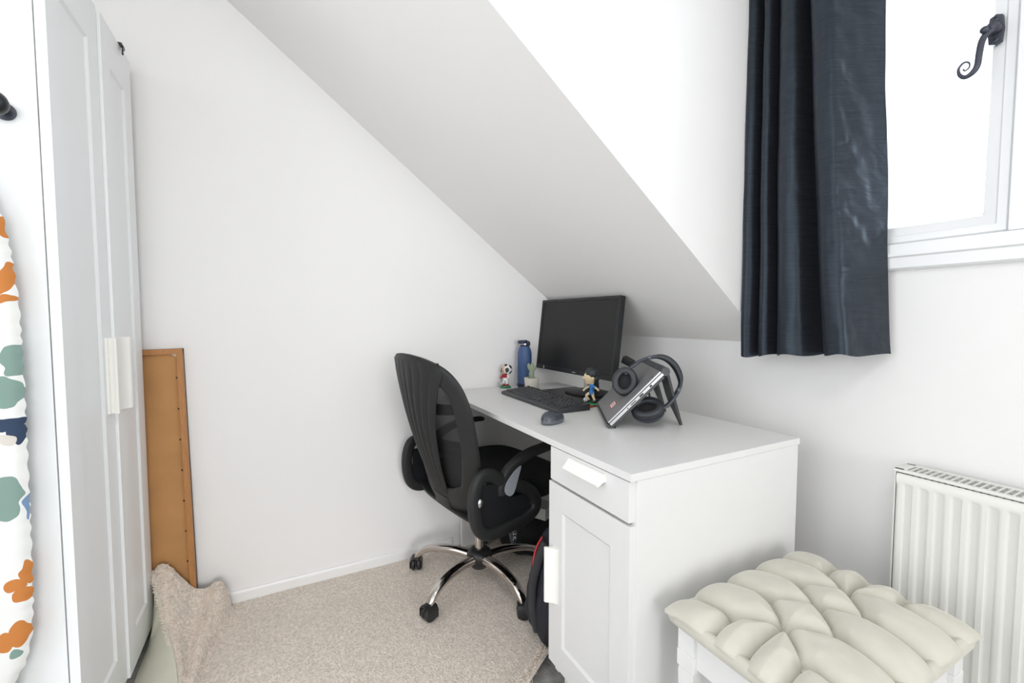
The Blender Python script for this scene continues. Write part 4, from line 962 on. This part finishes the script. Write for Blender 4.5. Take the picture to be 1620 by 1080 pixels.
def build_headphones():
    O = Vector((0.90, -0.24, 0.86)); root = empty('headphones', O, label='black over-ear headphones hung over the top corner of the propped laptop', cat='headphones')
    def cup(c, nrm, upv, rx, ry, name='ear_cup'):
        c = Vector(c) - O; n = Vector(nrm).normalized(); u = Vector(upv); u = (u - n * u.dot(n)).normalized(); s = u.cross(n).normalized()
        T = Matrix(((s.x, u.x, n.x, c.x), (s.y, u.y, n.y, c.y), (s.z, u.z, n.z, c.z), (0, 0, 0, 1)))
        b = MB(); b.lathe([(0.0001, -0.030), (rx * .45, -0.029), (rx * .80, -0.022), (rx * .96, -0.010), (rx * .97, 0.0), (0.0001, 0.0)], 40, T, None, 1, ry / rx); sh = b.build(name, M['hpband'], root, smooth=50)
        b = MB(); P = [(rx * .72 * math.cos(2 * PI * k / 48), ry * .74 * math.sin(2 * PI * k / 48), 0.010) for k in range(48)]
        b.sweep(P, lambda i, t: srect(rx * 0.285, 0.013, 16, 2.6), closed=True, up=(0, 0, 1), T=T); b.build('ear_cushion', M['hpleather'], sh, smooth=70)
        b = MB(); b.lathe([(0.0001, 0.0), (rx * .62, 0.0), (rx * .62, 0.003), (0.0001, 0.004)], 32, T, None, 1, ry / rx); b.build('speaker_cloth', M['hpgrille'], sh)
        return T
    T1 = cup((0.838, -0.303, 0.868), (0.62, -0.70, 0.30), (-0.10, 0.35, 1), 0.0395, 0.047)
    T2 = cup((0.925, -0.292, 0.792), (0.30, -0.52, 0.72), (0.75, 0.60, 0.15), 0.0400, 0.050)
    pts = [(0.836, -0.296, 0.905), (0.846, -0.278, 0.918), (0.856, -0.260, 0.933), (0.880, -0.235, 0.947), (0.904, -0.211, 0.9475), (0.925, -0.194, 0.932), (0.943, -0.185, 0.904), (0.957, -0.190, 0.873), (0.962, -0.212, 0.842), (0.958, -0.240, 0.812), (0.948, -0.262, 0.797)]
    P = [Vector(p) - O for p in spline(pts, 8)]
    def sec(i, t):
        k = 0.5 * (1 - math.cos(min(max((t - 0.22) / 0.5, 0), 1) * 2 * PI)); return srect(0.0060 + 0.0035 * k, 0.0080 + 0.010 * k, 16, 3)
    b = MB(); b.sweep(P, lambda i, t: srect(0.0052, 0.0105, 16, 3), up=(0.83, -0.55, 0.1)); b.build('headband', M['hpband'], root, smooth=60)
    a, c = int(len(P) * .32), int(len(P) * .74)
    b = MB(); b.sweep([p for p in P[a:c]], lambda i, t: srect(0.0105 * math.sin(PI * min(max(t, .06), .94)) ** .35, 0.0150 * math.sin(PI * min(max(t, .06), .94)) ** .3, 16, 2.6), up=(0.83, -0.55, 0.1)); b.build('headband_pad', M['hpleather'], root, smooth=60)
    for q in (int(len(P) * .28), int(len(P) * .76)):
        b = MB(); b.sweep(P[q:q + 3], lambda i, t: srect(0.0062, 0.0118, 16, 3), up=(0.83, -0.55, 0.1)); b.build('slider_joint', M['mouse2'], root)
    for p, q in (((0.948, -0.262, 0.797), (0.940, -0.275, 0.790)), ((0.840, -0.292, 0.908), (0.836, -0.303, 0.892))):
        MB().sweep([Vector(p) - O, Vector(q) - O], lambda i, t: srect(0.0075, 0.012, 12, 3), up=(0.83, -0.55, 0.1)).build('yoke', M['hpband'], root)
build_headphones()

# ------------------------------------------------------------------ office chair
def build_chair():
    root = empty('office_chair', (0.306, -0.577, 0.011), math.radians(9), 'black mesh-back office chair on a chrome five-star base, pulled up to the desk', 'chair')
    Z0 = 0.011
    # --- base
    b = MB(); b.lathe([(0.0001, 0.060), (0.030, 0.060), (0.034, 0.066), (0.046, 0.080), (0.052, 0.098), (0.050, 0.118), (0.040, 0.130), (0.028, 0.136), (0.0001, 0.136)], 32); b.build('base_hub', M['rubber'], root)
    MB().lathe([(0.0001, 0.050), (0.013, 0.050), (0.013, 0.062), (0.0001, 0.062)], 20).build('hub_pin', M['chrome'], root)
    for k in range(5):
        a = math.radians(226 - 9 + 72 * k); c, s = math.cos(a), math.sin(a)
        P = spline([(0.040 * c, 0.040 * s, 0.104), (0.11 * c, 0.11 * s, 0.112), (0.18 * c, 0.18 * s, 0.108), (0.235 * c, 0.235 * s, 0.094), (0.268 * c, 0.268 * s, 0.070), (0.280 * c, 0.280 * s, 0.048)], 5)
        b = MB(); b.sweep(P, lambda i, t: srect(0.0215 - 0.0070 * t, 0.0165 - 0.0045 * t, 18, 2.6), up=(0, 0, 1) if True else None); b.build('base_leg', M['chrome'], root, smooth=50)
        # castor
        cx, cy = 0.284 * c, 0.284 * s; ang = a + [0.4, 1.4, -0.6, 0.9, 0.2][k]
        T = Matrix.Translation((cx, cy, 0)) @ Matrix.Rotation(ang, 4, 'Z')
        b = MB(); ca = MB()
        for sx in (-1, 1):
            ca.lathe([(0.0001, 0), (0.021, 0), (0.0255, 0.003), (0.0258, 0.012), (0.022, 0.0165), (0.010, 0.018), (0.0001, 0.018)], 28, T @ Matrix.Translation((sx * 0.0035, 0, 0.0260)) @ Matrix.Rotation(sx * PI / 2, 4, 'Y'))
        cs_ = ca.build('castor', M['rubber'], root)
        b.box(-0.0035, 0.0035, -0.021, 0.021, 0.020, 0.050, 0.002, 2, T); b.sweep([(-0.0235, 0.0, 0.014), (-0.024, 0.0, 0.040), (-0.016, 0, 0.052), (0, 0, 0.0555), (0.016, 0, 0.052), (0.024, 0, 0.040), (0.0235, 0, 0.014)], lambda i, t: srect(0.0024, 0.0235, 12, 4), up=(0, 1, 0), T=T)
        b.lathe([(0.0001, 0.048), (0.012, 0.048), (0.012, 0.060), (0.0001, 0.062)], 16, T); b.build('castor_hood', M['rubber'], cs_)
    # --- gas lift
    MB().lathe([(0.0001, 0.10), (0.0185, 0.10), (0.0185, 0.345), (0.0001, 0.345)], 28).build('gas_column', M['chrome'], root)
    b = MB(); b.box(-0.075, 0.075, -0.13, 0.11, 0.340, 0.366, 0.008, 2); b.box(-0.05, 0.05, -0.05, 0.06, 0.300, 0.345, 0.012, 2); b.build('tilt_mechanism', M['rubber'], root)
    # lever with paddle
    b = MB(); b.sweep(spline([(0.04, 0.02, 0.325), (0.12, 0.03, 0.318), (0.165, 0.035, 0.298)], 5), lambda i, t: circ(0.005, 8), up=(0, 0, 1)); lv = b.build('height_lever', M['rubber'], root)
    b = MB(); T = Matrix.Translation((0.178, 0.036, 0.258)) @ Matrix.Rotation(math.radians(-8), 4, 'Y')
    b.sphere((0, 0, 0), (0.009, 0.0175, 0.044), 18, 16, T); b.build('lever_paddle', M['mouse'], lv, smooth=70)
    b = MB()
    for (u, v, w_, h_) in ((-.008, .008, .006, .003), (0, .010, .004, .006), (-.007, -.002, .004, .006), (.001, -.002, .006, .003), (-.007, -.012, .010, .003), (.0, -.018, .004, .007), (-.009, -.020, .003, .005)):
        b.box(0.0088 - abs(v) * .03, 0.0096 - abs(v) * .02, u, u + w_, v - .004, v - .004 + h_, 0, 1, T)
    b.build('lever_pictogram', M['white'], lv, smooth=0)
    # --- seat
    def seat(u, v):
        a = 2 * PI * u; c, s = math.cos(a), math.sin(a); p = 3.4
        q = (abs(c) ** p + abs(s) ** p) ** (-1 / p)
        L = [(0.0, 0.372), (0.80, 0.374), (0.95, 0.385), (1.0, 0.415), (0.985, 0.445), (0.90, 0.463), (0.6, 0.470), (0.0, 0.466)]
        k = v * 7; i = min(int(k), 6); f = k - i; rr = L[i][0] + (L[i + 1][0] - L[i][0]) * f; zz = L[i][1] + (L[i + 1][1] - L[i][1]) * f
        y = 0.235 * rr * q * s; x = 0.240 * rr * q * c * (1 - 0.12 * max(0, -s))
        zz += -0.018 * max(0, (y - 0.15) / 0.09) ** 2 + 0.012 * (abs(x) / .24) ** 3 * (1 if i > 3 else 0)
        return (x, y + 0.085, zz)
    b = MB(); b.grid(64, 28, seat); bmesh.ops.remove_doubles(b.bm, verts=b.bm.verts[:], dist=0.0004); b.build('seat_cushion', M['seatfab'], root, smooth=60)
    # --- backrest shell shape
    def ysurf(x, z): return -0.176 - 0.27 * (z - 0.45) + 1.1 * x * x
    out = [(0.0, 0.350), (0.085, 0.356), (0.150, 0.378), (0.200, 0.430), (0.226, 0.53), (0.240, 0.62), (0.247, 0.71), (0.246, 0.78), (0.230, 0.845), (0.192, 0.892), (0.125, 0.919), (0.055, 0.930), (0.0, 0.932)]
    full = out + [(-x, z) for x, z in out[-2:0:-1]]
    loop = spline([(x, 0, z) for x, z in full], 6, True)
    # inset the centre line by half the rim width (towards the centroid of the local normal)
    cen = []
    n = len(loop)
    for i in range(n):
        t = (loop[(i + 1) % n] - loop[i - 1]).normalized(); nn = Vector((-t.z, 0, t.x))
        if nn.dot(Vector((0, 0, 0.66)) - loop[i]) < 0: nn = -nn
        wd = interp([(0.38, 0.046), (0.46, 0.036), (0.60, 0.030), (0.80, 0.030), (0.95, 0.040)], loop[i].z)
        p = loop[i] + nn * wd * 0.92; cen.append((p, nn, wd))
    b = MB(); k = 14; vs = []; fs = []
    for i, (p, nn, wd) in enumerate(cen):
        for a, d in srect(wd, 0.0105, k, 3.0):
            q = p + nn * a; vs.append(Vector((q.x, ysurf(q.x, q.z) + d, q.z)))
    for i in range(n):
        j = (i + 1) % n
        for q in range(k): fs.append([i * k + q, i * k + (q + 1) % k, j * k + (q + 1) % k, j * k + q])
    b.add(vs, fs); b.build('back_frame', M['plastic'], root, smooth=50)
    # central fan with ribs, bulging to the rear
    fw = [(0.375, 0.058), (0.50, 0.070), (0.60, 0.088), (0.68, 0.108), (0.76, 0.136), (0.82, 0.160), (0.87, 0.188), (0.905, 0.178)]
    def fan(u, v):
        z = 0.375 + 0.535 * v; a = 2 * u - 1; x = a * sinterp(fw, z)
        bul = 0.030 * math.sin(PI * min(max((z - 0.385) / 0.55, 0), 1)) * (1 - a * a * 0.55)
        rib = 0.0065 * abs(math.sin(a * PI * 4.0)) ** 0.7 * math.sin(PI * min(max((z - 0.36) / 0.56, 0), 1)) ** 0.5
        return (x, ysurf(x, z) - 0.006 - bul - rib, z)
    MB().grid(96, 70, fan, 0.010).build('back_fan', M['plastic'], root, smooth=50)
    # mesh
    def msh(u, v):
        z = 0.385 + 0.52 * v; hwz = interp([(0.385, .12), (0.45, .175), (0.53, 0.20), (0.62, 0.212), (0.79, 0.216), (0.855, 0.195), (0.905, 0.14)], z); x = (2 * u - 1) * hwz
        return (x, ysurf(x, z) + 0.010, z)
    MB().grid(40, 40, msh, 0.0008).build('back_mesh', M['mesh'], root, smooth=60)
    for zc, hh, dy in ((0.735, 0.022, 0.022), (0.600, 0.020, 0.026)):
        def lum(u, v, zc=zc, hh=hh, dy=dy):
            x = (2 * u - 1) * 0.205; z = zc + (v - .5) * 2 * hh * (1 - 0.3 * (2 * u - 1) ** 2) + 0.02 * (2 * u - 1) ** 2
            return (x, ysurf(x, z) + dy + 0.006 * (2 * v - 1) ** 2, z)
        MB().grid(30, 8, lum, 0.006).build('lumbar_bar', M['plastic_gloss'], root, smooth=60)
    # --- arms: pad, rear curve and lower loop in one moulding
    for sx in (1, -1):
        X = 0.268 * sx
        lo = spline([(X, -0.165, 0.535), (X, -0.186, 0.49), (X, -0.188, 0.42), (X, -0.170, 0.362), (X, -0.130, 0.338), (X, -0.06, 0.340), (X, 0.02, 0.352), (X, 0.062, 0.372), (X, 0.070, 0.405), (X, 0.040, 0.448), (X, -0.02, 0.480), (X, -0.075, 0.505), (X, -0.125, 0.536)], 5, True)
        b = MB(); b.sweep(lo, lambda i, t: srect(0.0215, 0.0165, 16, 3), closed=True, up=(1, 0, 0)); 
        am = b.build('arm_bracket', M['plastic'], root, smooth=50)
        b = MB()   # web plate filling the rear of the bracket
        b.box(min(X, X - sx * 0.008), max(X, X - sx * 0.008), -0.170, 0.045, 0.358, 0.440, 0.003); b.box(min(X, X - sx * 0.008), max(X, X - sx * 0.008), -0.165, -0.04, 0.43, 0.505, 0.003); b.build('bracket_web', M['plastic_gloss'], am)
        up_ = spline([(X, -0.080, 0.462), (X, -0.078, 0.495), (X, -0.052, 0.535), (X, -0.005, 0.565), (X * 1.0, 0.05, 0.582), (X * 1.0, 0.11, 0.590), (X * .99, 0.16, 0.592), (X * .97, 0.195, 0.586)], 6)
        b = MB(); b.sweep(up_, lambda i, t: srect(interp([(0, .019), (.3, .020), (.5, .014), (.9, .013), (1, .007)], t), interp([(0, .016), (.35, .018), (.55, .026), (.85, .028), (.96, .020), (1, .009)], t), 18, 2.8), up=(1, 0, 0)); b.build('armrest', M['plastic'], root, smooth=60)
        if sx == 1:
            b = MB(); tp = [(-0.058, 0.456), (-0.073, 0.464), (-0.08, 0.48), (-0.076, 0.497), (-0.064, 0.514), (-0.042, 0.535), (-0.019, 0.55), (-0.012, 0.551), (-0.012, 0.543), (-0.019, 0.524), (-0.028, 0.499), (-0.036, 0.476), (-0.045, 0.461)]
            tpp = [(p.x, p.y) for p in spline([(a, c, 0) for a, c in tp], 4, True)]
            b.prism(tpp, lambda a, c, d: (d, a, c), X + 0.010, X + 0.0205); o = b.build('arm_insert', M['greyp'], am, smooth=40); tag(o, 'grey teardrop insert')
            b = MB(); T = Matrix.Translation((X + 0.015, -0.176, 0.458)) ; b.sphere((0, 0, 0), (0.0065, 0.0095, 0.0155), 16, 12, T); o = b.build('adjuster_tab', M['steel'], am, smooth=70); tag(o, 'silver adjuster tab')
            b = MB(); b.lathe([(0.0001, 0), (0.006, 0), (0.006, 0.004), (0.003, 0.004), (0.0001, 0.002)], 14, Matrix.Translation((X + 0.014, -0.160, 0.520)) @ Matrix.Rotation(PI / 2, 4, 'Y')); b.build('bolt', M['ballb'], am)
    # under-seat carrier linking back and arms
    b = MB(); b.sweep(spline([(-0.262, -0.09, 0.352), (-0.16, -0.12, 0.352), (0, -0.13, 0.355), (0.16, -0.12, 0.352), (0.262, -0.09, 0.352)], 5), lambda i, t: srect(0.035, 0.010, 12, 3), up=(0, 0, 1)); b.build('seat_carrier', M['plastic'], root, smooth=50)
    b = MB(); b.sweep([(0, -0.13, 0.352), (0, -0.158, 0.362), (0, -0.165, 0.40)], lambda i, t: srect(0.06, 0.010, 12, 3), up=(0, 0, 1)); b.build('back_bracket', M['plastic'], root, smooth=50)
build_chair()

# ------------------------------------------------------------------ things under the desk
def lumpy_bag(name, loc, size, m, seed, label, cat, rz=0):
    root = empty(name, loc, rz, label, cat)
    def fn(d):
        p = 3.0; q = (abs(d.x) ** p + abs(d.y) ** p + abs(d.z) ** p) ** (-1 / p); l = 1 + 0.08 * noise.noise(d * 2.2 + Vector((seed, 0, 0))) + 0.03 * noise.noise(d * 7 + Vector((0, seed, 0)))
        v = d * q * l; v.z = max(v.z, -0.96); k = 1 + 0.10 * max(0, -v.z) - 0.22 * max(0, v.z); return Vector((v.x * k, v.y * k, v.z))
    b = MB(); b.sphere((0, 0, size[2]), (size[0], size[1], size[2]), 56, 40, None, None, fn); b.build('bag_body', m, root, smooth=70)
    return root
def build_backpack():
    O = Vector((0.714, -0.444, 0.012)); root = empty('backpack', O, 0, 'dark navy backpack with red piping on the carpet beside the desk cupboard', 'backpack')
    def fn(d):
        p = 3.4; q = (abs(d.x) ** p + abs(d.y) ** p + abs(d.z) ** p) ** (-1 / p)
        l = 1 + 0.06 * noise.noise(d * 2.2 + Vector((5, 0, 0))) + 0.045 * noise.noise(d * 6 + Vector((0, 3, 0)))
        v = d * q * l; v.z = max(v.z, -0.90); up = (v.z + 1) / 2; k = 1.0 - 0.38 * up ** 1.8
        return Vector((v.x * k + 0.22 * up, v.y * k, v.z))
    b = MB(); b.sphere((0, 0, 0.190), (0.110, 0.132, 0.198), 56, 44, None, None, fn); b.build('bag_body', M['bag'], root, smooth=75)
    b = MB(); pts = spline([(0.010, -0.112, 0.06), (0.000, -0.122, 0.12), (-0.004, -0.120, 0.20), (0.006, -0.106, 0.28), (0.02, -0.085, 0.345)], 6)
    b.sweep(pts, lambda i, t: srect(0.026 * (1 - .2 * t), 0.014, 12, 3), up=(-0.6, -1, 0.1)); b.build('grey_panel', M['baggrey'], root, smooth=60)
    b = MB(); b.sweep(spline([(-0.010, -0.082, 0.345), (-0.014, -0.098, 0.318), (-0.012, -0.112, 0.285), (0.002, -0.124, 0.245)], 6), lambda i, t: circ(0.0035, 8), up=(0, 0, 1)); b.build('red_piping', M['piping'], root, smooth=60)
build_backpack()
lumpy_bag('holdall_bag', (0.175, -0.275, 0.012), (0.120, 0.125, 0.100), M['seatfab'], 3.3, 'slumped black bag in the shadow under the desk behind the chair', 'bag', 0.2)
root = empty('carton', (0.250, -0.268, 0.199), math.radians(28), 'small grey and green carton lying on the black bag under the desk', 'box')
MB().box(-0.065, 0.065, -0.045, 0.045, 0.0, 0.050, 0.001).build('carton_body', mat('grey_print_card', (0.42, 0.42, 0.40), 0.6), root)
MB().box(-0.0655, 0.005, -0.0455, -0.0445, 0.004, 0.045).build('green_label', M['dkgreen'], root, smooth=0)

# ------------------------------------------------------------------ buttoned stool
def build_stool():
    O = Vector((1.420, -0.310, 0)); root = empty('dressing_stool', O, label='white wooden stool with a deep-buttoned pale sage velvet top beside the desk', cat='stool')
    HX, HY = 0.160, 0.232
    rows = {-0.066: (-0.164, -0.058, 0.046, 0.156), 0.0: (-0.111, 0.001, 0.113), 0.067: (-0.164, -0.057, 0.048, 0.163)}
    btn = [(x, y) for x, ys in rows.items() for y in ys]
    # pleats: neighbouring rows, and from the outer buttons to the edge
    seg = []
    for (x, y) in btn:
        for (x2, y2) in btn:
            if x2 - x > 0.05 and x2 - x < 0.08 and abs(y2 - y) < 0.075: seg.append((x, y, x2, y2))
    for (x, y) in btn:
        if x < -0.05: seg.append((x, y, -HX - 0.01, y - 0.004))
        if x > 0.05: seg.append((x, y, HX + 0.01, y + 0.004))
    for x in rows:
        ys = rows[x]
        seg.append((x, ys[0], x * 1.05, -HY - 0.01)); seg.append((x, ys[-1], x * 1.05, HY + 0.01))
    def dseg(px, py, s):
        ax, ay, bx, by = s; dx, dy = bx - ax, by - ay; t = max(0, min(1, ((px - ax) * dx + (py - ay) * dy) / (dx * dx + dy * dy)))
        qx, qy = ax + dx * t, ay + dy * t; w_ = 1.0
        return math.hypot(px - qx, py - qy), t
    def top(u, v):
        a, c = 2 * u - 1, 2 * v - 1
        x, y = a * HX, c * HY
        # base dome
        ex, ey = 1 - abs(a) ** 7, 1 - abs(c) ** 9
        h = 0.052 * (max(ex, 0) ** 0.36) * (max(ey, 0) ** 0.36) + 0.016 * (1 - a * a) * (1 - c * c)
        d1 = min(dseg(x, y, s)[0] for s in seg); db = min(math.hypot(x - p, y - q) for p, q in btn)
        fade = min(1, max(ex, 0) * 3) * min(1, max(ey, 0) * 3)
        puff = 1 - math.exp(-(d1 / 0.0145) ** 1.15)
        h += (-0.025 * (1 - puff) - 0.005 * math.exp(-(d1 / 0.0022) ** 2)) * (0.35 + .65 * fade) - 0.020 * math.exp(-(db / 0.013) ** 2)
        # scalloped outline
        k = 0.017 * (1 - puff)
        ox = x + (math.copysign(0.021, a) * abs(a) ** 6 * min(1, 4 * h / 0.05)) - math.copysign(k, a) * abs(a) ** 8
        oy = y + (math.copysign(0.021, c) * abs(c) ** 6 * min(1, 4 * h / 0.05)) - math.copysign(k, c) * abs(c) ** 8
        h += 0.0012 * noise.noise(Vector((x * 40, y * 40, 0)))
        return (ox, oy, 0.432 + h)
    b = MB(); b.grid(150, 200, top, 0.006); b.build('buttoned_cushion', M['velvet'], root, smooth=80)
    b = MB(); b.grid(60, 4, lambda u, v: (0, 0, 0)) if False else None
    # rounded underside roll that the cover is pulled round
    P = [(x, y, 0.440) for x, y in ([(HX * q, -HY) for q in [i / 10 for i in range(-10, 11)]] + [(HX, HY * i / 14) for i in range(-13, 15)] + [(-HX * i / 10, HY) for i in range(-9, 11)] + [(-HX, -HY * i / 14) for i in range(-13, 14)])]
    def rs(i, t): return circ(0.0125, 14, 0.017)
    b = MB(); b.sweep(P, rs, closed=True, up=(0, 0, 1)); b.build('cushion_edge_roll', M['velvet'], root, smooth=80)
    for (x, y) in btn:
        hz_ = 0.432 + 0.050 + 0.018 * (1 - (x / HX) ** 2) * (1 - (y / HY) ** 2) - 0.036
        MB().sphere((x, y, hz_), (0.0065, 0.0065, 0.0035), 14, 8).build('button', M['velvet'], root, smooth=80)
    # frame rails and legs
    rx, ry = 0.140, 0.212
    def bx(n, *a): MB().box(*a, 0.0015).build(n, M['stoolw'], root, smooth=30)
    bx('apron_rail', -rx - 0.004, -rx + 0.014, -ry, ry, 0.345, 0.430); bx('apron_rail', rx - 0.014, rx + 0.004, -ry, ry, 0.345, 0.430)
    bx('apron_rail', -rx, rx, -ry - 0.004, -ry + 0.014, 0.345, 0.430); bx('apron_rail', -rx, rx, ry - 0.014, ry + 0.004, 0.345, 0.430)
    for sx in (-1, 1):
        for sy in (-1, 1):
            b = MB(); cx, cy = sx * (rx - 0.006), sy * (ry - 0.006)
            b.box(cx - 0.020, cx + 0.020, cy - 0.020, cy + 0.020, 0.372, 0.432, 0.001)
            b.box(cx - 0.0215, cx + 0.0215, cy - 0.0215, cy + 0.0215, 0.335, 0.372, 0.0025)
            vs = []; 
            for z, h in ((0.335, 0.0175), (0.325, 0.019), (0.0, 0.0115)): vs += [(cx - h, cy - h, z), (cx + h, cy - h, z), (cx + h, cy + h, z), (cx - h, cy + h, z)]
            fs = [[i * 4 + k, i * 4 + (k + 1) % 4, (i + 1) * 4 + (k + 1) % 4, (i + 1) * 4 + k] for i in range(2) for k in range(4)] + [[8, 9, 10, 11]]
            b.add(vs, fs)
            for (dx, dy) in ((1, 0), (-1, 0), (0, 1), (0, -1)):   # raised flutes on the tapered faces
                for off in (-0.006, 0.006):
                    p0 = Vector((cx + dx * 0.0182 + (off if dx == 0 else 0), cy + dy * 0.0182 + (off if dy == 0 else 0), 0.305)); p1 = Vector((cx + dx * 0.0125 + (off * .6 if dx == 0 else 0), cy + dy * 0.0125 + (off * .6 if dy == 0 else 0), 0.04))
                    b.sweep([p0, p1], lambda i, t: circ(0.0022, 6), up=(0.3, 0.5, 0))
            b.build('leg', M['stoolw'], root, smooth=30)
build_stool()
